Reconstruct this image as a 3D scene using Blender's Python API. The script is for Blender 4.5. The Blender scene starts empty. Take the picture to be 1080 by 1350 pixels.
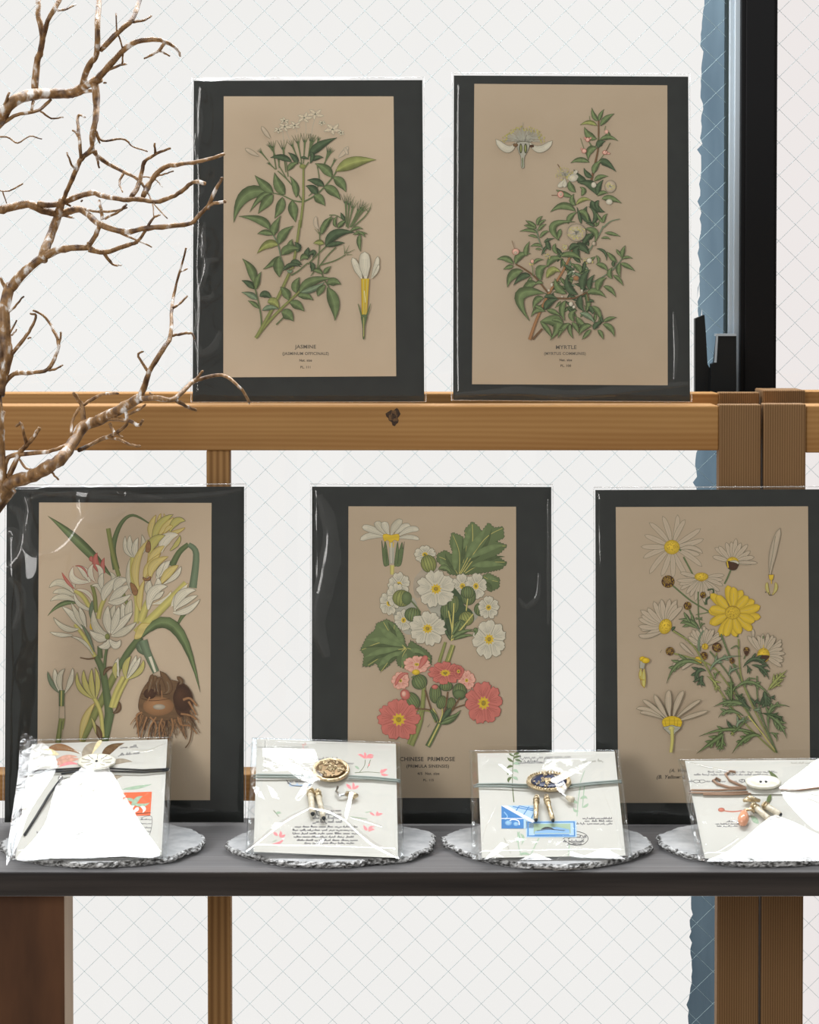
import bpy, math, random
from math import sin, cos, pi, radians, sqrt
from mathutils import Vector, Matrix, noise
from mathutils.geometry import tessellate_polygon, delaunay_2d_cdt

SC = bpy.context.scene
COL = SC.collection
# ------------------------------------------------------------------ camera
FPX, PPY, TILT = 2770.0, 472.5, radians(1.5)
CAMZ = 1.197
CAM = Vector((0, 0, CAMZ))
cd = bpy.data.cameras.new('camera')
cd.sensor_fit = 'VERTICAL'; cd.sensor_height = 36.0
cd.lens = FPX / 1350 * 36
cd.shift_y = (PPY - 675) / 1350
cd.clip_start = 0.05
cam = bpy.data.objects.new('camera', cd); COL.objects.link(cam)
cam.location = CAM; cam.rotation_euler = (pi / 2 - TILT, 0, 0)
SC.camera = cam
# ------------------------------------------------------------------ light of the room
w = bpy.data.worlds.new('world'); SC.world = w; w.use_nodes = True
wn = w.node_tree.nodes; wl = w.node_tree.links
bg = wn['Background']; bg.inputs[1].default_value = 0.53
tc = wn.new('ShaderNodeTexCoord'); sx = wn.new('ShaderNodeSeparateXYZ'); mr = wn.new('ShaderNodeMapRange')
cr = wn.new('ShaderNodeMix'); cr.data_type = 'RGBA'
wl.new(tc.outputs['Generated'], sx.inputs[0]); wl.new(sx.outputs['X'], mr.inputs[0])
mr.inputs[1].default_value = -0.8; mr.inputs[2].default_value = 0.8
wl.new(mr.outputs[0], cr.inputs[0])
cr.inputs[6].default_value = (1.12, 1.08, 1.02, 1); cr.inputs[7].default_value = (0.66, 0.64, 0.60, 1)
wl.new(cr.outputs[2], bg.inputs[0])

def area(name, loc, target, sx_, sy_, power, col=(1, 1, 1)):
    l = bpy.data.lights.new(name, 'AREA'); l.shape = 'RECTANGLE'; l.size = sx_; l.size_y = sy_
    l.energy = power; l.color = col
    o = bpy.data.objects.new(name, l); COL.objects.link(o); o.location = loc
    o.rotation_euler = (Vector(target) - Vector(loc)).to_track_quat('-Z', 'Y').to_euler()
    return o
# unseen light added overhead so the plastic film glares and tops brighten
area('overhead_fill', (0.0, 2.01, 2.28), (0.0, 1.80, 0.75), 1.5, 0.30, 31, (0.96, 0.98, 1.0))
# second unseen light, added above the frosted panes to brighten bench top and coasters
area('upper_fill', (0.0, 2.245, 1.80), (0.0, 1.2, 1.80), 2.2, 0.28, 18, (0.95, 0.98, 1.0))
# a window of the room, behind and to the left of the camera
area('room_window', (-1.9, -0.9, 1.9), (0.0, 1.8, 0.95), 0.9, 1.3, 40, (1.0, 0.98, 0.95))
SC.view_settings.view_transform = 'Standard'; SC.view_settings.look = 'None'
SC.view_settings.gamma = 1; SC.view_settings.use_curve_mapping = False
SC.view_settings.exposure = 0.0
SC.cycles.transparent_max_bounces = 24
SC.cycles.max_bounces = 8

# ------------------------------------------------------------------ helpers
def ray(px, py):
    u = (px - 540) / FPX; v = -(py - PPY) / FPX
    return Vector((u, cos(TILT) + v * sin(TILT), -sin(TILT) + v * cos(TILT)))
def W(px, py, Y):
    d = ray(px, py); return CAM + d * (Y / d.y)
def WZ(px, py, Z):
    d = ray(px, py); return CAM + d * ((Z - CAMZ) / d.z)

def lin(c):
    c = c / 255.0
    return c / 12.92 if c <= .04045 else ((c + .055) / 1.055) ** 2.4
def rgb(r, g, b, gain=1.0):
    return (min(lin(r) / gain, .95), min(lin(g) / gain, .95), min(lin(b) / gain, .95))

def tag(o, label=None, cat=None, group=None, kind=None):
    if label: o['label'] = label
    if cat: o['category'] = cat
    if group: o['group'] = group
    if kind: o['kind'] = kind
    return o
def empty(name, loc=(0, 0, 0), mat=None):
    o = bpy.data.objects.new(name, None); COL.objects.link(o)
    if mat is not None: o.matrix_world = mat
    else: o.location = loc
    o.empty_display_size = .02
    return o

class MB:
    def __init__(s): s.v = []; s.f = []; s.m = []; s.c = None; s.sm = []
    def add(s, vs, fs, mi=0, smooth=False):
        b = len(s.v); s.v += [tuple(v) for v in vs]
        for f in fs: s.f.append([b + i for i in f]); s.m.append(mi); s.sm.append(smooth)
    def box(s, x0, x1, y0, y1, z0, z1, mi=0):
        s.add([(x, y, z) for x in (x0, x1) for y in (y0, y1) for z in (z0, z1)],
              [(0, 1, 3, 2), (4, 6, 7, 5), (0, 4, 5, 1), (2, 3, 7, 6), (0, 2, 6, 4), (1, 5, 7, 3)], mi)
    def tube(s, pts, rad, n=8, mi=0, jag=0.0, cap=True, smooth=True):
        pts = [Vector(p) for p in pts]; k = len(pts); vs = []
        up = Vector((0.13, 1, 0.07)).normalized()
        for i, p in enumerate(pts):
            t = (pts[min(i + 1, k - 1)] - pts[max(i - 1, 0)])
            if t.length < 1e-9: t = Vector((0, 0, 1))
            t.normalize()
            a = t.cross(up)
            if a.length < 1e-4: a = t.cross(Vector((1, 0, 0)))
            a.normalize(); b = a.cross(t)
            r = rad[i] if isinstance(rad, (list, tuple)) else rad
            for j in range(n):
                th = 2 * pi * j / n
                rr = r * (1 + (random.uniform(-jag, jag) if jag else 0))
                vs.append(p + a * cos(th) * rr + b * sin(th) * rr)
        fs = [(i * n + j, i * n + (j + 1) % n, (i + 1) * n + (j + 1) % n, (i + 1) * n + j) for i in range(k - 1) for j in range(n)]
        if cap: fs += [tuple(range(n))[::-1], tuple(range((k - 1) * n, k * n))]
        s.add(vs, fs, mi, smooth)
    def lathe(s, prof, n=24, center=(0, 0, 0), sx=1, sy=1, mi=0, wob=None, smooth=True):
        cx, cy, cz = center; vs = []
        for r, z in prof:
            for j in range(n):
                th = 2 * pi * j / n; q = r * (wob(th) if wob else 1)
                vs.append((cx + cos(th) * q * sx, cy + sin(th) * q * sy, cz + z))
        k = len(prof)
        fs = [(i * n + j, i * n + (j + 1) % n, (i + 1) * n + (j + 1) % n, (i + 1) * n + j) for i in range(k - 1) for j in range(n)]
        fs += [tuple(range(n))[::-1], tuple(range((k - 1) * n, k * n))]
        s.add(vs, fs, mi, smooth)
    def build(s, name, mats, parent=None, bevel=0):
        me = bpy.data.meshes.new(name); me.from_pydata(s.v, [], s.f)
        if not isinstance(mats, (list, tuple)): mats = [mats]
        for m in mats: me.materials.append(m)
        me.polygons.foreach_set('material_index', s.m); me.polygons.foreach_set('use_smooth', s.sm)
        if s.c:
            a = me.color_attributes.new('ink', 'FLOAT_COLOR', 'POINT')
            a.data.foreach_set('color', [q for c in s.c for q in (c[0], c[1], c[2], 1.0)])
        me.update(); o = bpy.data.objects.new(name, me); COL.objects.link(o)
        if parent: o.parent = parent
        if bevel:
            b = o.modifiers.new('bevel', 'BEVEL'); b.width = bevel; b.segments = 2; b.limit_method = 'ANGLE'
        return o

# ------------------------------------------------------------------ materials
def new_mat(name):
    m = bpy.data.materials.new(name); m.use_nodes = True
    return m, m.node_tree.nodes, m.node_tree.links, m.node_tree.nodes['Principled BSDF']
def setb(b, col=None, rough=.5, spec=.5, metal=0):
    if col: b.inputs['Base Color'].default_value = (*col, 1)
    b.inputs['Roughness'].default_value = rough; b.inputs['Metallic'].default_value = metal
    b.inputs['Specular IOR Level'].default_value = spec
def noisy(name, c0, c1, scale=(20, 20, 20), detail=4, rough=.6, spec=.3, metal=0, bump=0, lo=.3, hi=.7, bscale=None, c2=None):
    m, n, l, b = new_mat(name); setb(b, None, rough, spec, metal)
    t = n.new('ShaderNodeTexCoord'); mp = n.new('ShaderNodeMapping'); mp.inputs['Scale'].default_value = scale
    nz = n.new('ShaderNodeTexNoise'); nz.inputs['Scale'].default_value = 1; nz.inputs['Detail'].default_value = detail
    r = n.new('ShaderNodeValToRGB'); r.color_ramp.elements[0].color = (*c0, 1); r.color_ramp.elements[1].color = (*c1, 1)
    r.color_ramp.elements[0].position = lo; r.color_ramp.elements[1].position = hi
    if c2: e = r.color_ramp.elements.new(.67); e.color = (*c2, 1)
    l.new(t.outputs['Object'], mp.inputs[0]); l.new(mp.outputs[0], nz.inputs['Vector'])
    l.new(nz.outputs[0], r.inputs[0]); l.new(r.outputs[0], b.inputs['Base Color'])
    if bump:
        bp = n.new('ShaderNodeBump'); bp.inputs['Strength'].default_value = bump; bp.inputs['Distance'].default_value = .002
        if bscale:
            mp2 = n.new('ShaderNodeMapping'); mp2.inputs['Scale'].default_value = bscale
            nb = n.new('ShaderNodeTexNoise'); nb.inputs['Scale'].default_value = 1; nb.inputs['Detail'].default_value = 3
            l.new(t.outputs['Object'], mp2.inputs[0]); l.new(mp2.outputs[0], nb.inputs['Vector']); l.new(nb.outputs[0], bp.inputs['Height'])
        else: l.new(nz.outputs[0], bp.inputs['Height'])
        l.new(bp.outputs[0], b.inputs['Normal'])
    return m
def wood(name, cd_, cl, along, ring, rough=.62, spec=.25, dist=2.0, mixw=.5, bump=.1):
    """grain running along one axis: 'X' or 'Z'; ring = fine lines per metre"""
    m, n, l, b = new_mat(name); setb(b, None, rough, spec)
    t = n.new('ShaderNodeTexCoord'); mp = n.new('ShaderNodeMapping')
    st = {'X': (.06, 1, 1), 'Z': (1, 1, .06)}[along]; mp.inputs['Scale'].default_value = st
    l.new(t.outputs['Object'], mp.inputs[0])
    wv = n.new('ShaderNodeTexWave'); wv.wave_type = 'BANDS'; wv.bands_direction = {'X': 'Z', 'Z': 'X'}[along]
    wv.inputs['Scale'].default_value = .314 / ring ; wv.inputs['Distortion'].default_value = dist
    wv.inputs['Detail'].default_value = 3; wv.inputs['Detail Scale'].default_value = .4
    nz = n.new('ShaderNodeTexNoise'); nz.inputs['Scale'].default_value = 45; nz.inputs['Detail'].default_value = 6
    l.new(mp.outputs[0], wv.inputs[0]); l.new(mp.outputs[0], nz.inputs['Vector'])
    mx = n.new('ShaderNodeMix'); mx.inputs[0].default_value = mixw
    l.new(wv.outputs['Fac'], mx.inputs[2]); l.new(nz.outputs[0], mx.inputs[3])
    r = n.new('ShaderNodeValToRGB'); r.color_ramp.elements[0].color = (*cd_, 1); r.color_ramp.elements[1].color = (*cl, 1)
    r.color_ramp.elements[0].position = .2; r.color_ramp.elements[1].position = .75
    l.new(mx.outputs[0], r.inputs[0]); l.new(r.outputs[0], b.inputs['Base Color'])
    bp = n.new('ShaderNodeBump'); bp.inputs['Strength'].default_value = bump; bp.inputs['Distance'].default_value = .001
    l.new(mx.outputs[0], bp.inputs['Height']); l.new(bp.outputs[0], b.inputs['Normal'])
    return m
def plain(name, col, rough=.5, spec=.5, metal=0):
    m, n, l, b = new_mat(name); setb(b, col, rough, spec, metal); return m
def clear_film(name, refl, rough=.04, tint=(1, 1, 1), bump=0, scale=(30, 30, 30), haze=0.0):
    m = bpy.data.materials.new(name); m.use_nodes = True; n = m.node_tree.nodes; l = m.node_tree.links; n.clear()
    out = n.new('ShaderNodeOutputMaterial'); mx = n.new('ShaderNodeMixShader')
    tr = n.new('ShaderNodeBsdfTransparent'); tr.inputs[0].default_value = (*tint, 1)
    gl = n.new('ShaderNodeBsdfGlossy'); gl.inputs['Roughness'].default_value = rough; gl.inputs[0].default_value = (1, 1, 1, 1)
    lw = n.new('ShaderNodeLayerWeight'); lw.inputs[0].default_value = .12
    mr = n.new('ShaderNodeMapRange'); mr.inputs[3].default_value = refl; mr.inputs[4].default_value = .9
    l.new(lw.outputs['Facing'], mr.inputs[0])
    pw = n.new('ShaderNodeMath'); pw.operation = 'POWER'; pw.inputs[1].default_value = 3.0
    l.new(lw.outputs['Facing'], pw.inputs[0]); l.new(pw.outputs[0], mr.inputs[0])
    l.new(mr.outputs[0], mx.inputs[0]); l.new(tr.outputs[0], mx.inputs[1])
    if haze:
        df = n.new('ShaderNodeBsdfDiffuse'); m2 = n.new('ShaderNodeMixShader'); m2.inputs[0].default_value = haze
        l.new(gl.outputs[0], m2.inputs[1]); l.new(df.outputs[0], m2.inputs[2]); l.new(m2.outputs[0], mx.inputs[2])
    else: l.new(gl.outputs[0], mx.inputs[2])
    l.new(mx.outputs[0], out.inputs[0])
    if bump:
        t = n.new('ShaderNodeTexCoord'); mp = n.new('ShaderNodeMapping'); mp.inputs['Scale'].default_value = scale
        nz = n.new('ShaderNodeTexNoise'); nz.inputs['Scale'].default_value = 1; nz.inputs['Detail'].default_value = 2; nz.inputs['Distortion'].default_value = 1.5
        bp = n.new('ShaderNodeBump'); bp.inputs['Strength'].default_value = bump; bp.inputs['Distance'].default_value = .003
        l.new(t.outputs['Object'], mp.inputs[0]); l.new(mp.outputs[0], nz.inputs['Vector']); l.new(nz.outputs[0], bp.inputs['Height'])
        l.new(bp.outputs[0], gl.inputs['Normal'])
    return m

M = {}
M['rail'] = wood('rail_wood', (.30, .14, .04), (.45, .25, .09), 'X', .0045, dist=9, mixw=.82)
M['post'] = wood('post_wood', (.17, .09, .035), (.27, .155, .07), 'Z', .0021, dist=.8, mixw=.45, bump=.3)
M['slat'] = wood('slat_wood', (.24, .12, .04), (.42, .235, .09), 'Z', .006, dist=3, mixw=.45)
M['oldwood'] = noisy('old_wood', (.040, .016, .007), (.20, .085, .035), (14, 14, 3.0), 8, .6, .3, bump=.3, lo=.32, hi=.75)
M['litedge'] = noisy('lit_edge_wood', (.80, .60, .42), (.90, .72, .53), (40, 40, 4), 4, .6, .2)  # pale leg side; the window light on it is painted into the colour
M['shelf'] = noisy('shelf_wood', (.008, .006, .0055), (.050, .040, .035), (3.5, 70, 100), 8, .5, .22, bump=.3, lo=.3, hi=.72)
b0 = M['shelf'].node_tree.nodes['Principled BSDF']; b0.inputs['Sheen Weight'].default_value = 1.0; b0.inputs['Sheen Roughness'].default_value = .45; b0.inputs['Sheen Tint'].default_value = (.92, .94, 1, 1)
M['mat'] = noisy('mat_board', (.024, .027, .026), (.029, .033, .031), (60, 60, 60), 2, .75, .2)
M['paper'] = noisy('aged_paper', (.60, .475, .335), (.665, .54, .395), (9, 9, 9), 6, .8, .1, lo=.3, hi=.7)
M['paper_dim'] = noisy('dimmed_paper', (.50, .395, .275), (.56, .45, .325), (9, 9, 9), 6, .8, .1, lo=.3, hi=.7)  # same paper darkened; weaker light on these sheets put into the colour
M['cream'] = noisy('cream_paper', (.60, .60, .56), (.65, .65, .605), (14, 14, 14), 4, .7, .15)
M['sleeve'] = clear_film('sleeve_film', .032, .06)
M['bag'] = clear_film('bag_film', .055, .05, bump=.06, scale=(45, 45, 45))
M['seam'] = clear_film('bag_seam', .22, .12, tint=(.93, .96, .98), bump=.5, scale=(60, 25, 60))
M['slate'] = noisy('slate', (.36, .38, .40), (.62, .63, .64), (70, 70, 70), 8, .40, .8, bump=.35, lo=.3, hi=.7)
M['slate_edge'] = noisy('slate_edge', (.06, .06, .058), (.66, .67, .68), (260, 260, 420), 8, .45, .5, bump=.8, lo=.40, hi=.62)
M['black'] = plain('black_frame', (.007, .007, .0075), .5, .12)
M['blackgloss'] = plain('black_plastic', (.008, .010, .011), .4, .25)
M['alu'] = noisy('brushed_sash', (.40, .47, .53), (.52, .60, .66), (60, 60, 2), 4, .4, .5, metal=.3)
M['gasket'] = plain('gasket', (.03, .045, .045), .6, .3)
M['bark'] = noisy('branch_bark', (.085, .038, .014), (.34, .19, .075), (120, 120, 75), 9, .45, .5, bump=.9, lo=.36, hi=.57, c2=(.86, .84, .82))  # pale bark; the white stop paints in its lit tops and rims
M['gold'] = noisy('gold', (.50, .38, .22), (.86, .74, .52), (420, 420, 420), 4, .30, .5, metal=1, bump=.7)
M['silver'] = plain('silver', (.7, .72, .74), .22, .5, 1)
M['bronze'] = plain('bronze_recess', (.20, .14, .08), .4, .5, 1)
M['navy'] = plain('navy_enamel', (.025, .035, .085), .2, .5)
M['pearl'] = noisy('pearl_button', (.66, .64, .52), (.85, .84, .76), (120, 120, 120), 4, .22, .6)
M['ivory'] = noisy('ivory_tube', (.50, .44, .32), (.80, .75, .62), (300, 300, 300), 4, .35, .5)
M['amber'] = plain('pink_crystal', (.75, .36, .22), .1, .8)
M['cordblack'] = plain('black_cord', (.03, .035, .04), .5, .4)
M['cordgrey'] = plain('grey_cord', (.34, .40, .38), .5, .4)
M['cordpink'] = plain('brown_cord', (.40, .26, .18), .5, .4)
mi, n_, l_, b_ = new_mat('ink'); setb(b_, None, .75, .1)
at = n_.new('ShaderNodeAttribute'); at.attribute_name = 'ink'; l_.new(at.outputs['Color'], b_.inputs['Base Color']); M['ink'] = mi

# ------------------------------------------------------------------ setting: window wall, floor
YW = 2.25
def emissive(name, col, col2, strength):
    m = bpy.data.materials.new(name); m.use_nodes = True; n = m.node_tree.nodes; l = m.node_tree.links; n.clear()
    out = n.new('ShaderNodeOutputMaterial'); em = n.new('ShaderNodeEmission'); em.inputs[1].default_value = strength
    t = n.new('ShaderNodeTexCoord'); nz = n.new('ShaderNodeTexNoise'); nz.inputs['Scale'].default_value = 3.0; nz.inputs['Detail'].default_value = 8
    mx = n.new('ShaderNodeMix'); mx.data_type = 'RGBA'; mx.inputs[6].default_value = (*col, 1); mx.inputs[7].default_value = (*col2, 1)
    l.new(t.outputs['Object'], nz.inputs['Vector']); l.new(nz.outputs[0], mx.inputs[0]); l.new(mx.outputs[2], em.inputs[0]); l.new(em.outputs[0], out.inputs[0])
    return m
M['film1'] = emissive('daylit_frosted_film', (.925, .915, .895), (.865, .855, .835), 1)
M['film2'] = emissive('daylit_frosted_film_pink', (.90, .855, .84), (.84, .795, .78), 1)
M['wire'] = plain('glass_wire', (.44, .58, .61), .9, .0)
M['outside'] = noisy('outside_wall', (.085, .135, .18), (.16, .235, .29), (30, 30, 3.5), 6, .8, .1)

win1 = empty('window_1', (-.3, YW, 0)); tag(win1, kind='structure')
win2 = empty('window_2', (.6, YW, 0)); tag(win2, kind='structure')
def relp(o, parent):
    o.parent = parent; o.matrix_parent_inverse = parent.matrix_basis.inverted()
    return o
ZT, ZB = 1.62, 0.02
# frosted film of the left light with its torn right edge
random.seed(5)
edge = []
N = 260
for i in range(N + 1):
    z = ZB + (ZT - ZB) * i / N
    # edge drawn between pixel x 911 (low) and 927 (high)
    ax = W(927, 0, YW).x + (z - W(927, 0, YW).z) * (W(927, 0, YW).x - W(912, 1180, YW).x) / (W(927, 0, YW).z - W(912, 1180, YW).z)
    j = noise.noise(Vector((0, z * 22, 3))) * .006 + noise.noise(Vector((4, z * 90, 3))) * .003
    spike = .006 * max(0, noise.noise(Vector((9, z * 70, 1))) - .05)
    edge.append((ax + j * .7 + spike * (1 if (z * 53) % 1 > .3 else -1.3), z))
mb = MB()
vs = []; fs = []
for i, (x, z) in enumerate(edge): vs += [(-2.2, YW + .004, z), (x, YW + .004, z)]
fs = [(2 * i, 2 * i + 1, 2 * i + 3, 2 * i + 2) for i in range(N)]
mb.add(vs, fs)
relp(mb.build('frosted_film', M['film1']), win1)
# small torn flakes of film along the edge
mb = MB()
for k in range(14):
    z = random.uniform(.5, 1.35); i = int((z - ZB) / (ZT - ZB) * N); x = edge[i][0]
    L = random.uniform(.012, .035); wd = random.uniform(.0012, .003); s = random.choice((-1, 1))
    mb.add([(x - .002, YW + .003, z), (x + wd, YW + .003, z + L * .4), (x + wd * .6, YW + .003, z + L)], [(0, 1, 2)])
relp(mb.build('film_flakes', M['film1']), win1)
xr2 = W(1026, 300, YW).x
mb = MB(); mb.add([(xr2 - .02, YW + .004, ZB), (1.5, YW + .004, ZB), (1.5, YW + .004, ZT), (xr2 - .02, YW + .004, ZT)], [(0, 1, 2, 3)])
relp(mb.build('frosted_film', M['film2']), win2)
# wire mesh cast into the glass
def wires(x0, x1, parent, off):
    mb = MB(); p = 44.0 * YW / FPX; h = ZT - ZB; hw = .00019
    for sgn in (1, -1):
        k = -100
        while k < 80:
            xa = off + k * p
            # line x = xa + sgn*(z-ZB)*1.02
            za, zb = ZB, ZT
            xb = xa + sgn * h * 1.02
            def zx(x): return ZB + (x - xa) / (sgn * 1.02)
            lo = max(ZB, min(zx(x0), zx(x1))); hi = min(ZT, max(zx(x0), zx(x1)))
            if hi > lo + .01:
                A = (xa + sgn * (lo - ZB) * 1.02, lo); B = (xa + sgn * (hi - ZB) * 1.02, hi)
                d = Vector((B[0] - A[0], B[1] - A[1])).normalized(); q = (-d.y * hw, d.x * hw)
                y = YW + (0.0012 if sgn > 0 else .002)
                mb.add([(A[0] - q[0], y, A[1] - q[1]), (B[0] - q[0], y, B[1] - q[1]), (B[0], y - .0004, B[1]), (A[0], y - .0004, A[1]),
                        (B[0] + q[0], y, B[1] + q[1]), (A[0] + q[0], y, A[1] + q[1])], [(0, 1, 2, 3), (3, 2, 4, 5)])
            k += 1
    relp(mb.build('wire_mesh', M['wire']), parent)
xs = W(958, 300, YW).x
wires(-1.3, xs, win1, .006)
wires(xr2 - .01, .75, win2, .02)
# thin glass in front of the wires
M['glass'] = clear_film('window_glass', .03, .02)
for x0, x1, par in ((-2.2, xs, win1), (xr2 - .01, 1.5, win2)):
    mb = MB(); mb.add([(x0, YW, ZB), (x1, YW, ZB), (x1, YW, ZT), (x0, YW, ZT)], [(0, 1, 2, 3)])
    relp(mb.build('pane', M['glass']), par)
# sash stile: gasket, pale metal profile
def xa(px, Y): return W(px, 300, Y).x
mb = MB(); mb.box(xa(956.5, YW), xa(962, YW), YW - .004, YW + .012, ZB, ZT); relp(mb.build('gasket', M['gasket']), win1)
mb = MB(); mb.box(xa(961, 2.24), xa(968, 2.24), 2.241, 2.262, ZB, ZT); mb.box(xa(967.5, 2.237), xa(979, 2.237), 2.236, 2.262, ZB, ZT)
relp(mb.build('sash_stile', M['alu'], bevel=.001), win1)
# black mullion
t1 = MB(); xl, xr = xa(977, 2.225), xa(1024.5, 2.225)
t1.box(xl, xr, 2.226, 2.262, ZB, ZT); t1.box(xl + .0045, xr - .0035, 2.223, 2.2262, ZB, ZT)
tag(t1.build('trim_1', M['black'], bevel=.0008), kind='structure')
# black pull bracket at the foot of the sash
br = MB()
def plate(mb, pts, Y, th, mi=0):
    P = [W(x, y, Y) for x, y in pts]; n = len(P)
    vs = P + [p + Vector((0, th, 0)) for p in P]
    mb.add(vs, [tuple(range(n))[::-1], tuple(range(n, 2 * n))] + [(i, (i + 1) % n, n + (i + 1) % n, n + i) for i in range(n)], mi)
plate(br, [(916.5, 420), (929, 415), (931, 440), (933, 480), (937, 487), (937, 523), (916.5, 523)], 2.226, .01)
relp(br.build('sash_bracket', M['blackgloss']), win1)
br = MB(); plate(br, [(938, 480), (942, 478), (946, 443), (971, 443), (971, 523), (938, 523)], 2.216, .012, 0)
plate(br, [(942, 478), (944.5, 442), (947, 442), (945, 478)], 2.2155, .001, 1)
plate(br, [(944, 440), (971, 440), (971, 443), (944, 443)], 2.2155, .012, 1)
relp(br.build('sash_bracket', [M['blackgloss'], M['alu']]), win1)
# head and sill around the window, the wall outside, the floor
mb = MB(); mb.box(-2.3, 1.6, YW - .03, YW + .03, ZT, ZT + .04); tag(mb.build('trim_2', M['black'], bevel=.002), kind='structure')
mb = MB(); mb.add([(-2.5, 2.75, 0), (1.8, 2.75, 0), (1.8, 2.75, 3), (-2.5, 2.75, 3)], [(0, 1, 2, 3)])
tag(mb.build('wall_outside', M['outside']), kind='structure')
M['floor'] = noisy('floor_boards', (.16, .12, .09), (.25, .19, .14), (2, 20, 10), 5, .6, .3)
mb = MB(); mb.box(-2.6, 2.2, -1, 2.8, -.05, 0); tag(mb.build('floor', M['floor']), kind='structure')

# ------------------------------------------------------------------ bench: dark plank on an old wooden leg
ZS = CAMZ - (1150 - 400) / FPX * 1.65
ZS = WZ(540, 1150, 0).z if False else W(540, 1150, 1.65).z       # plank top
YB = WZ(540, 1078, ZS).y
zfb = W(540, 1182, 1.65).z
bench = empty('display_bench', (0, 1.7, 0)); tag(bench, 'dark stained plank bench on a brown worn wooden leg holding the slate coasters', 'bench')
mb = MB()
nx = 160; x0, x1 = -.62, .62
for i in range(nx):
    pass
mb.box(x0, x1, 1.65, YB, zfb, ZS)
relp(mb.build('plank', M['shelf'], bevel=.0012), bench)
def leg(xA, xB):
    mb = MB(); y0 = 1.668; y1 = y0 + .046
    mb.add([(xA, y0, 0), (xB, y0, 0), (xB, y0, zfb), (xA, y0, zfb), (xA, y1, 0), (xB - .0005, y1, 0), (xB - .0005, y1, zfb), (xA, y1, zfb)],
           [(0, 1, 2, 3), (4, 7, 6, 5), (0, 3, 7, 4)], 0)
    mb.add([(xB, y0, 0), (xB - .0005, y1, 0), (xB - .0005, y1, zfb), (xB, y0, zfb)], [(0, 1, 2, 3)], 1)
    mb.add([(xA, y0, 0), (xB, y0, 0), (xB - .0005, y1, 0), (xA, y1, 0)], [(3, 2, 1, 0)], 0)
    mb.add([(xA, y0, zfb), (xB, y0, zfb), (xB - .0005, y1, zfb), (xA, y1, zfb)], [(0, 1, 2, 3)], 0)
    relp(mb.build('leg', [M['oldwood'], M['litedge']]), bench)
leg(W(-60, 1260, 1.668).x, W(85, 1260, 1.668).x)
leg(.42, .51)

# ------------------------------------------------------------------ the two rack frames behind
YR = YB + .006
zrt = W(540, 535, YR).z; zrb = W(540, 594, YR).z
YRR = WZ(540, 518.5, zrt).y
xp0, xp1 = W(948, 600, YR).x, W(1003.5, 600, YR).x
rack = empty('wooden_rack', (0, YR, 0)); tag(rack, 'light brown timber rack frame with a knotted rail carrying the two upper prints', 'rack')
mb = MB(); mb.box(-.62, xp0, YR + .001, YR + .045, zrb, zrt)
rl = relp(mb.build('front_rail', M['rail'], bevel=.0012), rack)
# the knot: dark oval with a split
kc = W(519, 549, YR + .001)
kn = MB()
for r_, z_, m_ in ((.0062, -.0002, 0), (.0042, -.0005, 1), (.0022, -.0008, 0)):
    vs = []; n = 22
    for j in range(n):
        th = 2 * pi * j / n; q = r_ * (1 + .22 * sin(3 * th + r_ * 900) + .12 * sin(7 * th))
        vs.append((kc.x + cos(th) * q * .9, kc.y + z_, kc.z + sin(th) * q * 1.1))
    kn.add(vs, [tuple(range(n))], m_)
M['knot'] = noisy('knot', (.020, .010, .005), (.07, .035, .015), (600, 600, 600), 3, .5, .4)
M['knot2'] = noisy('knot_heart', (.10, .05, .02), (.19, .10, .04), (600, 600, 600), 3, .5, .4)
relp(kn.build('knot', [M['knot'], M['knot2']]), rack)
mb = MB(); mb.box(-.62, W(948, 520, YRR).x, YRR, YRR + .04, zrt - .05, zrt)
relp(mb.build('rear_rail', M['rail'], bevel=.001), rack)
zl0, zl1 = W(540, 1056, YRR).z, W(540, 1021, YRR).z
mb = MB(); mb.box(-.62, W(948, 520, YRR).x, YRR, YRR + .035, zl0, zl1); relp(mb.build('lower_rail', M['rail'], bevel=.001), rack)
def post(x0, x1, y0, d, zt, par, mat='post', nm='post', taper=0):
    mb = MB(); mb.box(x0, x1, y0, y0 + d, 0, zt); return relp(mb.build(nm, M[mat], bevel=.0012), par)
post(xp0, xp1, YR - .0005, .016, zrt + .0012, rack)
rx0, rx1 = W(948, 520, YRR).x, W(1001, 520, YRR).x
post(rx0, rx1, YRR - .002, .018, zrt + .001, rack)
post(W(271.5, 620, YR).x, W(302.5, 620, YR).x, YR + .004, .016, zrb, rack, 'slat', 'slat')
post(-.60, -.565, YR, .045, zrt, rack); post(-.60, -.565, YRR, .04, zrt, rack)
mb = MB(); mb.box(-.598, -.567, YR + .045, YRR, zrt - .04, zrt - .004); relp(mb.build('cross_rail', M['rail']), rack)
mb = MB(); mb.box(xp0 + .004, xp1 - .004, YR + .0155, YRR - .002, zrt - .032, zrt - .014); relp(mb.build('cross_rail', M['rail']), rack)
rack2 = empty('wooden_rack', (.35, YR, 0)); tag(rack2, 'second timber rack frame at the right edge, butted against the first post', 'rack')
qx0, qx1 = W(1006.5, 600, YR).x, W(1062, 600, YR).x
post(qx0, qx1, YR - .002, .018, zrt + .0018, rack2)
post(W(1004.5, 517, YRR).x, W(1060, 517, YRR).x, YRR - .008, .05, zrt + .0035, rack2)
mb = MB(); mb.box(qx1, qx1 + .3, YR + .001, YR + .045, W(540, 597, YR).z, zrt); relp(mb.build('front_rail', M['rail'], bevel=.0012), rack2)
mb = MB(); mb.box(W(1059.5, 517, YRR).x, qx1 + .3, YRR, YRR + .04, zrt - .05, zrt + .002); relp(mb.build('rear_rail', M['rail'], bevel=.001), rack2)
post(qx1 + .26, qx1 + .3, YR, .045, zrt, rack2)
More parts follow.
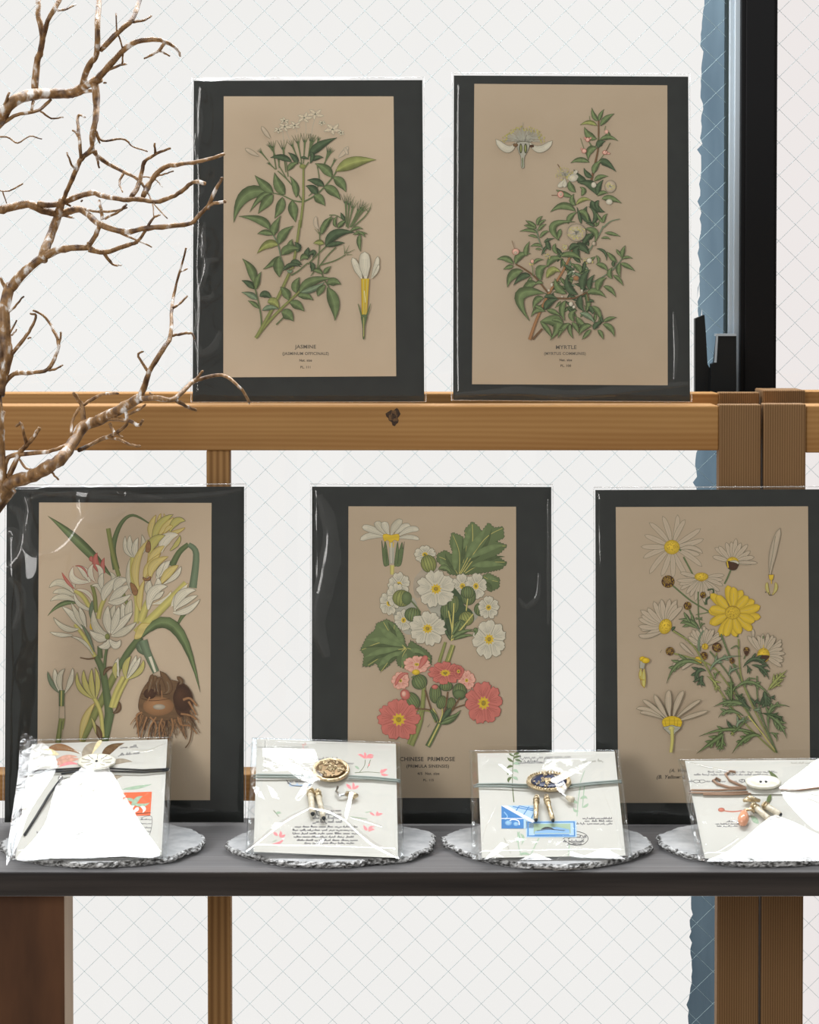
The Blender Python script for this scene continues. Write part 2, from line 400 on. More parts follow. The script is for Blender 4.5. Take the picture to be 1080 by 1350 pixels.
mb = MB(); mb.box(qx1 - .02, W(1004.5, 517, YRR).x + .012, YR + .016, YRR - .008, zrt - .032, zrt - .014); relp(mb.build('cross_rail', M['rail']), rack2)
# ------------------------------------------------------------------ drawing on tilted cards
class Plane:
    def __init__(s, origin, lean):           # lean: angle of the card's up direction from horizontal
        s.o = Vector(origin); s.u = Vector((1, 0, 0)); s.v = Vector((0, cos(lean), sin(lean))); s.n = s.u.cross(s.v)
        s.mat = Matrix(((s.u.x, s.v.x, s.n.x, s.o.x), (s.u.y, s.v.y, s.n.y, s.o.y), (s.u.z, s.v.z, s.n.z, s.o.z), (0, 0, 0, 1)))
    def p(s, px, py, h=0.0):
        d = ray(px, py); q = s.o + s.n * h
        t = (q - CAM).dot(s.n) / d.dot(s.n); P = CAM + d * t - s.o
        return (P.dot(s.u), P.dot(s.v), h)

def smooth(pts, n=5, closed=False):
    if len(pts) < 3 and not closed: 
        return [(pts[0][0] + (pts[1][0] - pts[0][0]) * i / n, pts[0][1] + (pts[1][1] - pts[0][1]) * i / n) for i in range(n + 1)]
    P = list(pts); out = []; k = len(P)
    rng = range(k) if closed else range(k - 1)
    for i in rng:
        if closed: a, b, c, d = P[i - 1], P[i], P[(i + 1) % k], P[(i + 2) % k]
        else: a, b, c, d = P[max(i - 1, 0)], P[i], P[i + 1], P[min(i + 2, k - 1)]
        for j in range(n):
            t = j / n
            out.append(tuple(.5 * ((2 * b[q]) + (-a[q] + c[q]) * t + (2 * a[q] - 5 * b[q] + 4 * c[q] - d[q]) * t * t + (-a[q] + 3 * b[q] - 3 * c[q] + d[q]) * t ** 3) for q in (0, 1)))
    if not closed: out.append(P[-1])
    return out

BASE = dict(g=(88, 101, 67), G=(64, 78, 55), u=(184, 168, 108), y=(118, 122, 72), b=(98, 112, 88), d=(52, 62, 44), w=(196, 192, 172), W=(206, 202, 184),
            o=(98, 98, 82), O=(78, 78, 62), Y=(186, 158, 48), Z=(148, 120, 38), P=(172, 100, 90), Q=(194, 150, 134), R=(132, 66, 58),
            n=(98, 75, 52), N=(66, 44, 30), k=(46, 42, 36), s=(150, 148, 134), S=(132, 132, 118), V=(170, 162, 96), T=(136, 100, 68),
            B=(70, 122, 178), C=(130, 168, 205), A=(222, 92, 58), H=(220, 208, 168), F=(226, 136, 140), L=(150, 172, 150), K=(60, 60, 64), E=(186, 170, 140), D=(150, 140, 124),
            X=(228, 232, 228), M=(176, 112, 96))
class Art(MB):
    def __init__(s, plane, gain, base_h, step=4e-6, tone=1.0, ws=1.0):
        super().__init__(); s.c = []; s.pl = plane; s.g = gain; s.h = base_h; s.step = step; s.ox = s.oy = 0; s.s = 1.0; s.soft = False; s.ws = ws; s.pt = 6
        s.pal = {k: Vector(rgb(*v, gain)) for k, v in BASE.items()}
        s.pal.update(w=Vector((.71, .655, .50)), W=Vector((.79, .735, .58)), E=Vector((.665, .545, .40)))
        for k in 'wWE': s.pal[k] *= tone
    def view(s, x, y, k): s.ox, s.oy, s.s = x, y, k
    def put(s, pts, cols, faces, lift=0):
        b = len(s.v)
        for (x, y), c in zip(pts, cols):
            s.v.append(s.pl.p(s.ox + x / s.s, s.oy + y / s.s, s.h + lift)); s.c.append(tuple(min(max(q, 0), .95) for q in c))
        for f in faces: s.f.append([b + i for i in f]); s.m.append(0); s.sm.append(False)
    def up(s): s.h += s.step
    def stroke(s, c, w0, w1, pts, shade=True, n=5, prof=None):
        P = smooth(pts, n); k = len(P); c = s.pal[c] if isinstance(c, str) else c
        vs = []; cs = []
        for i, (x, y) in enumerate(P):
            a = P[max(i - 1, 0)]; b = P[min(i + 1, k - 1)]; dx, dy = b[0] - a[0], b[1] - a[1]; L = sqrt(dx * dx + dy * dy) or 1
            t = i / (k - 1); hw = (w0 + (w1 - w0) * t) / 2
            if prof: hw = w0 / 2 * prof(t)
            nx_, ny_ = -dy / L * hw, dx / L * hw
            if shade:
                vs += [(x + nx_, y + ny_), (x, y), (x - nx_, y - ny_)]; cs += [c * .62, c * 1.18, c * .78]
            else: vs += [(x + nx_, y + ny_), (x - nx_, y - ny_)]; cs += [c, c]
        q = 3 if shade else 2
        fs = []
        for i in range(k - 1):
            for j in range(q - 1): fs.append((i * q + j, i * q + j + 1, (i + 1) * q + j + 1, (i + 1) * q + j))
        s.put(vs, cs, fs); s.up()
    def midline(s, x0, y0, xm, ym, x1, y1, n=10):
        cx, cy = 1.75 * xm - .375 * (x0 + x1), 1.75 * ym - .375 * (y0 + y1)
        out = []
        for i in range(n + 1):
            t = i / n; out.append(((1 - t) ** 2 * x0 + 2 * t * (1 - t) * cx + t * t * x1, (1 - t) ** 2 * y0 + 2 * t * (1 - t) * cy + t * t * y1))
        return out
    def leaf(s, c, x0, y0, xm, ym, x1, y1, w, petal=False, line=None, edge=None, flat=False, hatch=0):
        P = s.midline(x0, y0, xm, ym, x1, y1); k = len(P); c0 = s.pal[c] if isinstance(c, str) else c; w *= s.ws
        prof = (lambda t: (max(sin(pi * t ** .80), 0)) ** 1.1) if not petal else (lambda t: min(1, (t * 2.0 + .12)) ** .8 * max(0, 1 - t ** s.pt) ** (.5 if s.pt > 4 else .8))
        L, R = [], []
        vs = []; cs = []
        m5 = [.56, .82, 1.42, 1.22, .84] if not petal else [.80, 1.0, 1.05, .95, .72]
        if flat: m5 = [1, 1, 1, 1, 1]
        if s.soft: m5 = [.92, 1, 1.05, 1, .95]; w *= .62 if c == 'F' else .85
        for i, (x, y) in enumerate(P):
            a = P[max(i - 1, 0)]; b = P[min(i + 1, k - 1)]; dx, dy = b[0] - a[0], b[1] - a[1]; l = sqrt(dx * dx + dy * dy) or 1
            hw = w / 2 * prof(i / (k - 1)); nx_, ny_ = -dy / l, dx / l
            L.append((x + nx_ * hw, y + ny_ * hw)); R.append((x - nx_ * hw, y - ny_ * hw))
            var = 1 + (.10 * sin(i * 2.4 + x0) if not petal else 0)
            for q, f in zip((1, .45, 0, -.45, -1), m5):
                vs.append((x + nx_ * hw * q, y + ny_ * hw * q)); cs.append(c0 * f * var)
        fs = [(i * 5 + j, i * 5 + j + 1, (i + 1) * 5 + j + 1, (i + 1) * 5 + j) for i in range(k - 1) for j in range(4)]
        s.put(vs, cs, fs); s.up()
        lw = max(1.5, 2.6 if s.s > 4 else 2.0)
        oc = s.pal[edge] if edge else (c0 * .42 if not petal else s.pal['o'])
        if s.soft: oc = c0 * .9
        for E in (L, R): s.raw(E, oc, lw * (.8 if petal else .7))
        if not petal and not s.soft: s.raw(P[1:-1], c0 * (1.75 if c != 'G' else 1.6), lw * .8)
        if hatch and not s.soft:
            for q in range(hatch):
                f = (q + 1) / (hatch + 1) * 1.5 - .75
                Q = [((l_[0] + r_[0]) / 2 + (l_[0] - r_[0]) / 2 * f, (l_[1] + r_[1]) / 2 + (l_[1] - r_[1]) / 2 * f) for l_, r_ in zip(L, R)]
                s.raw(Q[1:int(k * .75)], s.pal['S' if petal else 'd'], lw * .5)
        s.up()
    def raw(s, P, c, w):
        k = len(P); vs = []; cs = []
        if k < 2: return
        for i, (x, y) in enumerate(P):
            a = P[max(i - 1, 0)]; b = P[min(i + 1, k - 1)]; dx, dy = b[0] - a[0], b[1] - a[1]; l = sqrt(dx * dx + dy * dy) or 1
            vs += [(x - dy / l * w / 2, y + dx / l * w / 2), (x + dy / l * w / 2, y - dx / l * w / 2)]; cs += [c, c]
        s.put(vs, cs, [(2 * i, 2 * i + 1, 2 * i + 3, 2 * i + 2) for i in range(k - 1)], lift=s.step * .5)
    def ell(s, c, cx, cy, rx, ry, rot=0, hi=1.25, lo=.7, edge=None, dots=0, dc='Z', n=20, off=(-.25, -.3)):
        c0 = s.pal[c] if isinstance(c, str) else c; ca, sa = cos(rot), sin(rot)
        def T(x, y): return (cx + x * ca - y * sa, cy + x * sa + y * ca)
        vs = [T(off[0] * rx, off[1] * ry)]; cs = [c0 * hi]
        for f, m in ((.6, (hi + lo) / 2), (1, lo)):
            for j in range(n):
                th = 2 * pi * j / n; vs.append(T(cos(th) * rx * f + off[0] * rx * (1 - f), sin(th) * ry * f + off[1] * ry * (1 - f))); cs.append(c0 * m)
        fs = [(0, 1 + j, 1 + (j + 1) % n) for j in range(n)] + [(1 + j, 1 + n + j, 1 + n + (j + 1) % n, 1 + (j + 1) % n) for j in range(n)]
        s.put(vs, cs, fs); s.up()
        if edge:
            s.raw([T(cos(2 * pi * j / n) * rx, sin(2 * pi * j / n) * ry) for j in range(n + 1)], s.pal[edge], 2.4)
        for _ in range(dots):
            a = random.uniform(0, 2 * pi); r = sqrt(random.random()) * .92; x, y = T(cos(a) * rx * r, sin(a) * ry * r); q = random.uniform(2, 4.2)
            s.put([(x - q, y), (x, y - q), (x + q, y), (x, y + q)], [s.pal[dc]] * 4, [(0, 1, 2, 3)], lift=s.step * .5)
        s.up()
    def poly(s, c, pts, edge=None, sm=True, teeth=0, tl=6, ew=2.4, grad=None):
        P = smooth(pts, 5, True) if sm else list(pts)
        if teeth:
            Q = []; k = len(P)
            for i in range(k):
                a, b = P[i], P[(i + 1) % k]; d = sqrt((b[0] - a[0]) ** 2 + (b[1] - a[1]) ** 2); m = int(d / teeth)
                if m == 0: Q.append(a)
                for j in range(m):
                    t = j / m; x, y = a[0] + (b[0] - a[0]) * t, a[1] + (b[1] - a[1]) * t; Q.append((x, y))
                    t2 = (j + .7) / m; x, y = a[0] + (b[0] - a[0]) * t2, a[1] + (b[1] - a[1]) * t2
                    Q.append((x + (b[1] - a[1]) / d * tl, y - (b[0] - a[0]) / d * tl))
            P = Q
        O_ = P
        if teeth:
            R_ = delaunay_2d_cdt([Vector(p) for p in P], [(i, (i + 1) % len(P)) for i in range(len(P))], [], 1, 1e-4)
            P = [tuple(q) for q in R_[0]]; tri = R_[2]
        else: tri = tessellate_polygon([[Vector((x, y, 0)) for x, y in P]])
        c0 = s.pal[c] if isinstance(c, str) else c
        if grad:
            gx, gy, f0, f1 = grad; ds = [x * gx + y * gy for x, y in P]; lo, hi = min(ds), max(ds)
            cs = [c0 * (f0 + (f1 - f0) * (d - lo) / (hi - lo + 1e-6)) for d in ds]
        else: cs = [c0 * (.95 + .1 * sin(i * 1.7)) for i in range(len(P))]
        s.put(P, cs, [tuple(t) for t in tri]); s.up()
        if edge: s.raw(O_ + [O_[0]], s.pal[edge], ew); s.up()
    # --- compound motifs
    def calyx(s, x0, y0, x1, y1, c='g', w=15):
        s.stroke(c, 6, w * .6, [(x0, y0), (x0 + (x1 - x0) * .6, y0 + (y1 - y0) * .6)])
        mx, my = x0 + (x1 - x0) * .45, y0 + (y1 - y0) * .45; dx, dy = x1 - mx, y1 - my
        s.stroke(c, w * .5, w, [(mx, my), (mx + dx * .62, my + dy * .62)])
        for q in (-.30, -.1, .1, .30):
            s.stroke('g' if q < 0 else 'G', 5, 1.5, [(mx + dx * .5 + dy * q * .2, my + dy * .5 - dx * q * .2), (mx + dx * 1.05 + dy * q, my + dy * 1.05 - dx * q)], False, 2)
    def jas(s, cx, cy, r, rot, sq=.65):
        for k in range(5):
            a = rot + 2 * pi * k / 5 + random.uniform(-.12, .12); q = r * random.uniform(.85, 1.1)
            x1, y1 = cx + cos(a) * q, cy + sin(a) * q * sq
            s.leaf('E', cx, cy, (cx + x1) / 2 - sin(a) * 4, (cy + y1) / 2 + cos(a) * 4, x1, y1, r * .42, edge='S', flat=True)
        s.ell('o', cx, cy, 7, 5)
    def stam(s, cx, cy, r, n=60, sq=.8):
        for _ in range(n):
            a = random.uniform(0, 2 * pi); q = r * random.uniform(.35, 1)
            x, y = cx + cos(a) * q, cy + sin(a) * q * sq
            s.raw([(cx, cy), ((cx + x) / 2 + 2, (cy + y) / 2), (x, y)], s.pal['s'], 1.4)
            s.put([(x - 3.5, y), (x, y - 3.5), (x + 3.5, y), (x, y + 3.5)], [s.pal['V'] * random.uniform(.8, 1.2)] * 4, [(0, 1, 2, 3)], lift=s.step)
        s.up(); s.up()
    def prim(s, cx, cy, rx, ry, c='W', n=5, rot=0, eye=.27, lc='S', edge='o', oc='Y'):
        N_ = 80; pts = []
        for j in range(N_):
            th = 2 * pi * j / N_; k = (th * n / (2 * pi)) % 1
            r = .80 + .24 * abs(sin(pi * k)) ** .45 - .14 * max(0, 1 - abs(k - .5) * 9) + random.uniform(-.055, .055)
            pts.append((cx + cos(th + rot) * rx * r, cy + sin(th + rot) * ry * r))
        c0 = s.pal[c]
        vs = [(cx, cy)] + pts; cs = [c0 * .92] + [c0 * (1.0 + .06 * sin(j * .9)) for j in range(N_)]
        s.put(vs, cs, [(0, 1 + j, 1 + (j + 1) % N_) for j in range(N_)]); s.up()
        s.raw(pts + [pts[0]], s.pal[edge], 2.6)
        for k in range(n):
            a0 = rot + 2 * pi * k / n
            s.raw([(cx + cos(a0) * rx * .28, cy + sin(a0) * ry * .28), (cx + cos(a0) * rx * .8, cy + sin(a0) * ry * .8)], s.pal[edge], 2.4)
            for q in (.16, .3, .42, .58, .7, .84):
                a = a0 + 2 * pi / n * q; r1 = random.uniform(.6, .85)
                s.raw([(cx + cos(a0 + 2 * pi / n * (.3 + q * .4)) * rx * .35, cy + sin(a0 + 2 * pi / n * (.3 + q * .4)) * ry * .35), (cx + cos(a) * rx * r1, cy + sin(a) * ry * r1)], s.pal[lc], 1.7)
        s.up()
        pts = [(cx + cos(2 * pi * j / 20 + rot) * rx * eye * (1.15 if j % 2 else .75), cy + sin(2 * pi * j / 20 + rot) * ry * eye * (1.15 if j % 2 else .75)) for j in range(20)]
        s.poly(oc, pts, None, False); s.ell('Z', cx, cy, rx * eye * .42, ry * eye * .42, 0, 1.1, .8, dots=6, dc='g')
    def cup(s, cx, cy, rx, ry, rot=0, c='g', ribs=4):
        s.ell(c, cx, cy, rx, ry, rot, 1.45, .7, 'd', off=(-.2, -.1))
        ca, sa = cos(rot), sin(rot)
        for k in range(ribs):
            f = (k + .5) / ribs * 1.5 - .75; P = []
            for t in (-.95, -.5, 0, .5, .9):
                x = f * rx * sqrt(max(0, 1 - t * t * .8)); y = t * ry * .95; P.append((cx + x * ca - y * sa, cy + x * sa + y * ca))
            s.raw(P, s.pal['d'] * .9, 2.6)
            s.raw([(x + 4, y) for x, y in P], s.pal['y'] * 1.05, 2.2)
        s.up()
    def daisy(s, cx, cy, rx, ry, n, L, a0=0, a1=360, w=30, c='E', sq=1.0, disc='Y', edge='o', jit=.12, filled=False, rot=0, hatch=1):
        for k in range(n):
            a = radians(a0 + (a1 - a0) * (k + .5 * (a1 - a0 < 350)) / n) + random.uniform(-jit, jit) * .6
            q = L * random.uniform(.88, 1.08); bx = random.uniform(-.06, .06) * q
            xs_, ys_ = cx + cos(a) * rx * .7, cy + sin(a) * ry * .7; x1, y1 = cx + cos(a) * q, cy + sin(a) * q * sq
            s.leaf(c, xs_, ys_, (xs_ + x1) / 2 - sin(a) * bx, (ys_ + y1) / 2 + cos(a) * bx, x1, y1, w, petal=True, edge=edge, hatch=hatch, flat=not filled)
        s.ell(disc, cx, cy, rx, ry, rot, 1.12, .82, 'Z', dots=int(rx * 1.2))
    def feath(s, c, x0, y0, xm, ym, x1, y1, w, n=3):
        P = s.midline(x0, y0, xm, ym, x1, y1, 12); L = sqrt((x1 - x0) ** 2 + (y1 - y0) ** 2)
        for k in range(n):
            i = int(4 + 7 * k / n); x, y = P[i]; dx, dy = P[i + 1][0] - P[i - 1][0], P[i + 1][1] - P[i - 1][1]; l = sqrt(dx * dx + dy * dy) or 1
            dx /= l; dy /= l
            for sg in (1, -1):
                q = w * (1.25 - .25 * k) * random.uniform(.8, 1.2)
                ex, ey = x + dx * q * .95 - sg * dy * q * .75, y + dy * q * .95 + sg * dx * q * .75
                s.leaf(c, x - dx * 8, y - dy * 8, (x + ex) / 2 + dx * 4, (y + ey) / 2 + dy * 4, ex, ey, w * .42)
        s.leaf(c, x0, y0, xm, ym, x1, y1, w * .62)
    def script(s, c, x0, y0, x1, n_words, hgt, w=1.6, slope=0.0):
        """a line of handwriting: joined loops, word gaps"""
        x = x0; c0 = s.pal[c] * (1.0 if not s.soft else 1) + Vector((.05, .05, .06)); w *= .8 if s.soft else 1; cell = (x1 - x0) / n_words
        for k in range(n_words):
            xe = x0 + cell * (k + random.uniform(.72, .86)); P = []
            while x < xe:
                r = random.random(); hh = hgt * (1.0 if r > .8 else .42) * (-1 if r > .12 else .9)
                yb = y0 + (x - x0) * slope
                P += [(x, yb), (x + hgt * .22, yb + hh), (x + hgt * .34, yb + hh * .4), (x + hgt * .38, yb + hgt * .06)]; x += hgt * random.uniform(.42, .62)
            if len(P) > 2: s.raw(smooth(P, 2), c0, w)
            x = x0 + cell * (k + 1)
        s.up()

def num(t):
    try: return float(t)
    except ValueError: return None
def draw(art, text):
    for line in text.strip().splitlines():
        for cmd in line.split(';'):
            tk = cmd.split()
            if not tk or tk[0] == '#': continue
            k = tk[0]; c = None; rest = tk[1:]
            if rest and num(rest[0]) is None: c = rest[0]; rest = rest[1:]
            v = [num(q) for q in rest]; pr = lambda a: list(zip(a[0::2], a[1::2]))
            if k == '@': art.view(*v)
            elif k == 's': art.stroke(c, v[0], v[1], pr(v[2:]))
            elif k == 'i': art.stroke(c, v[0], v[1], pr(v[2:]), False)
            elif k == 'l': art.leaf(c, *v)
            elif k == 'h': art.leaf(c, *v[:7], hatch=int(v[7]) if len(v) > 7 else 2)
            elif k == 'p': art.leaf(c, *v[:7], petal=True, hatch=int(v[7]) if len(v) > 7 else 2)
            elif k == 'q': art.leaf(c[0], *v[:7], petal=True, edge=c[1], hatch=1)
            elif k == 'k': art.calyx(*v)
            elif k == 'j': art.jas(*v)
            elif k == 'm': art.stam(v[0], v[1], v[2], int(v[3]) if len(v) > 3 else 60)
            elif k == 'e': art.ell(c[0], v[0], v[1], v[2], v[3], v[4] if len(v) > 4 else 0, edge=c[1] if len(c) > 1 else None, dots=int(v[5]) if len(v) > 5 else 0)
            elif k == 'f': art.poly(c[0], pr(v), c[1] if len(c) > 1 else None)
            elif k == 'F': art.poly(c[0], pr(v), c[1] if len(c) > 1 else None, False)
            elif k == 'v': art.poly(c[0], pr(v), 'd', False, teeth=18, tl=7, grad=(.3, 1, 1.12, .8))
            elif k == 'X': art.prim(v[0], v[1], v[2], v[3], c='Q', rot=v[4] if len(v) > 4 else 0, lc='P', edge='M', eye=.2)
            elif k == 'z':
                art.soft = True; art.leaf(art.pal['g'] * (1.28 if c == 'l' else .66), *v[:6], v[6] / .85); art.soft = False
            elif k == 'c': art.cup(v[0], v[1], v[2], v[3], v[4] if len(v) > 4 else 0, c or 'g')
            elif k == 'w': art.prim(v[0], v[1], v[2], v[3], rot=v[4] if len(v) > 4 else 0)
            elif k == 'x': art.prim(v[0], v[1], v[2], v[3], c='P', rot=v[4] if len(v) > 4 else 0, lc='R', edge='R', eye=.3)
            elif k == 'a':
                cx, cy, n_ = v[0], v[1], int(v[5])
                for q in range(n_):
                    a = radians(v[3] + (v[4] - v[3]) * (q + random.random()) / n_); R_ = v[2] * random.uniform(.72, 1.0); X, Y_ = cx + cos(a) * R_ * 1.15, cy + sin(a) * R_ * .85
                    art.raw([(cx + cos(a) * 30, cy + sin(a) * 12), ((cx + X) / 2, (cy + Y_) / 2 - 8), (X, Y_)], art.pal['s'], 3)
                    art.put([(X - 5, Y_), (X, Y_ - 7), (X + 5, Y_), (X, Y_ + 7)], [art.pal['V'] * random.uniform(.6, 1.0)] * 4, [(0, 1, 2, 3)], lift=art.step * 1.5)
                art.up(); art.up(); art.up()
            elif k == 'n': art.feath(c, *v[:7], n=int(v[7]) if len(v) > 7 else 3)
            elif k == 'd': art.daisy(*v[:4], int(v[4]), *v[5:])
            elif k == 'y': art.script(c, v[0], v[1], v[2], int(v[3]), v[4], v[5] if len(v) > 5 else 1.6, v[6] if len(v) > 6 else 0)
            elif k == 'r':
                for _ in range(int(v[0])):
                    x, y = random.uniform(v[1], v[3]), random.uniform(v[2], v[4]); a = random.uniform(0, 6.28); q = v[5] * random.uniform(.7, 1.2)
                    art.leaf(random.choice(c), x, y, x + cos(a) * q * .5 + 5, y + sin(a) * q * .5, x + cos(a) * q, y + sin(a) * q, q * .36)

def text_mesh(name, body, px, py, cap_px, plane, h, mat, parent, shear=0, spacing=1.0, align='CENTER', stretch=1.0, bold=0.0):
    cu = bpy.data.curves.new('t', 'FONT'); cu.body = body; cu.align_x = align; cu.align_y = 'CENTER'; cu.shear = shear; cu.space_character = spacing
    cu.resolution_u = 3; cu.offset = .022
    sc = cap_px / 0.69
    cu.size = 1.0; o = bpy.data.objects.new('t', cu); COL.objects.link(o)
    me = bpy.data.meshes.new_from_object(o.evaluated_get(bpy.context.evaluated_depsgraph_get()))
    bpy.data.objects.remove(o)
    me.name = name
    for v in me.vertices:
        x, y = v.co.x * sc * stretch, -v.co.y * sc
        v.co = plane.p(px + x, py + y, h)
    me.materials.clear(); me.materials.append(mat); me.update()
    ob = bpy.data.objects.new(name, me); COL.objects.link(ob); ob.parent = parent
    return ob
M['type'] = plain('printing_ink', (.07, .06, .05), .7, .1)
M['type2'] = plain('printing_ink_pale', (.16, .14, .11), .7, .1)

ART = {}
ART['jasmine'] = '''
@ 300 130 5.143
i s 3 3 595 130 578 190 570 250; i s 3 3 530 160 533 200 528 240; i s 3 3 465 200 472 230; i s 3 3 400 220 425 290; i s 3 3 712 215 720 250; i s 3 3 375 220 382 290
j 595 105 62 .3; j 520 130 58 1.1; j 455 182 48 .5; j 388 190 52 1.2; j 712 208 66 .2; j 385 150 36 .8; j 640 165 30 .2; j 345 215 34 1.4; j 770 232 26 .4
p E 292 270 262 235 230 188 30; p E 215 392 165 365 120 338 30; q ES 752 400 785 370 820 325 30; q ES 790 340 800 345 815 380 22
k 505 445 468 248; k 515 440 527 240; k 545 410 572 245; k 482 420 425 285; k 395 500 372 285; k 325 450 303 290; k 275 420 212 345; k 655 455 690 330
k 545 410 590 250; k 655 440 712 340; k 700 470 732 408; k 325 480 272 430; k 600 330 622 262; k 350 470 345 395; k 325 385 275 305
s g 8 7 505 690 455 610 400 545 340 490; s g 6 6 400 545 370 490 345 450; s g 6 6 410 530 398 430; s g 6 6 330 480 312 380
s g 8 8 515 480 490 430; s g 8 8 515 480 550 430
s g 10 7 515 700 450 692 370 655 305 640; s g 10 8 515 700 610 645 715 530 740 480; s g 6 6 550 660 620 580 605 440
s y 18 13 492 874 512 700 514 590 515 470
l g 300 645 120 640 42 840 90; l g 290 648 230 660 150 770 40
l g 310 640 250 590 185 520 62; l g 390 650 345 590 318 500 70; l g 465 670 462 595 422 525 46
l g 310 650 262 700 207 780 68; l g 372 668 358 740 318 812 62; l g 437 690 445 760 462 838 66
l g 708 535 665 475 592 440 62; l G 655 595 605 562 540 552 48; l G 610 655 580 610 530 592 52
l g 715 535 770 570 803 635 64; l g 650 600 715 625 767 688 64; l g 585 655 625 680 662 728 62
l y 735 495 850 430 1008 415 82; l G 555 390 620 320 742 265 58; l G 435 430 370 395 290 400 42
l G 475 445 455 400 410 365 38; l g 410 490 435 450 480 435 38; l G 560 425 605 398 650 400 32; l G 495 400 522 400 552 412 18; l G 560 440 580 385 560 360 30
e y 510 460 22 16
s g 7 5 690 790 745 795 820 850
k 805 870 800 650; k 812 870 828 665; k 830 870 905 720; k 840 870 945 720; k 815 880 860 690; k 835 875 930 700
s g 9 6 850 870 930 800 970 740; i g 5 2 965 750 978 705; i g 5 2 955 770 930 740
l g 645 910 670 840 720 808 45; l g 735 870 725 840 738 800 26; l G 795 825 780 800 768 772 24; l g 745 875 770 850 800 838 34
@ 300 290 5.143
s g 9 8 545 300 640 205 725 130; s g 7 6 610 330 622 200 625 80; s g 8 8 610 330 680 240 735 185; s g 9 6 630 305 730 275 800 235
i g 6 2 795 232 790 170; i g 6 2 800 225 825 172; i g 6 2 805 226 865 200; i g 6 2 805 235 848 235
i g 5 2 630 105 590 60; i g 5 2 630 105 640 35; i g 5 2 625 100 605 45; q ES 620 60 595 30 600 -25 28
s g 10 7 430 375 480 345 545 290; s g 8 8 690 460 655 400 620 320; s g 6 6 565 380 600 330
s b 10 8 360 245 340 160 290 70; s b 8 6 385 340 375 290 360 250
s g 10 8 230 750 225 640 190 480 165 420
s y 22 13 190 800 270 700 350 615 450 520 520 455; s g 9 7 330 710 400 640
s y 24 18 200 790 320 570 410 380 430 330; s y 18 17 440 330 470 160 492 0
l g 285 68 230 0 75 -25 58; l g 315 105 318 50 362 -30 56; l g 350 165 375 95 448 40 62; l g 310 100 255 82 203 95 40
l y 345 172 275 160 200 228 58; l g 358 245 320 285 240 335 44; l g 345 250 345 325 352 388 70
l g 180 432 165 340 100 262 60; l G 180 468 148 432 95 410 42; l g 195 470 200 410 230 350 42; l b 200 540 160 508 95 490 42; l g 212 600 180 568 138 548 30
l G 218 520 260 500 300 540 48; l y 272 560 315 555 350 600 62; l b 235 615 290 590 348 605 36
l g 365 625 410 640 447 687 74; l g 420 560 475 575 520 620 60; l g 415 545 395 490 358 455 58
l g 468 495 460 440 490 388 58; l g 475 515 530 512 583 545 48; l g 490 495 560 415 715 395 62; l b 495 490 580 470 660 420 40
l g 665 440 625 480 612 518 46; l g 675 435 720 415 770 438 56; l g 675 455 725 560 728 683 78
l g 655 365 672 340 703 313 34; l g 645 365 610 340 575 345 34; l G 665 180 730 90 862 85 66; l G 665 180 735 160 795 155 34; l y 655 162 620 150 582 160 38; l g 640 98 655 40 710 -30 42
l g 735 50 725 5 745 -25 24; l g 745 55 775 20 800 5 28; l g 900 95 890 150 903 215 32; l g 850 100 900 85 950 95 20; l g 830 78 875 52 918 62 22; l g 870 75 910 90 935 118 18
l g 450 215 425 175 440 130 52; l G 470 220 480 180 455 150 44; l g 370 240 410 195 490 195 62; l G 430 315 460 285 505 305 46; l G 378 345 430 300 500 318 30
l G 540 270 540 225 550 185 46; l g 550 262 515 245 495 280 40; l G 562 285 580 320 565 350 36; l G 545 240 590 215 575 260 34; l b 440 340 420 350 400 335 26
p W 912 402 880 330 846 255 46 3; p W 975 395 1005 330 1020 245 38 3; p W 980 395 1010 350 1028 302 22; p W 938 402 930 300 930 215 78 4
F Y 905 398 962 398 946 650 910 650; i V 5 5 922 400 926 640; i V 5 4 945 405 938 640; i Z 3 3 933 405 932 640; i H 4 3 928 480 935 560; i Z 3 3 907 400 912 640; i Z 3 3 960 400 944 640
s g 4 12 885 568 895 600 910 650; s g 4 12 970 568 958 610 942 650; f gd 906 650 946 650 932 720 928 800 918 800 916 720; i V 4 4 924 660 924 790
'''
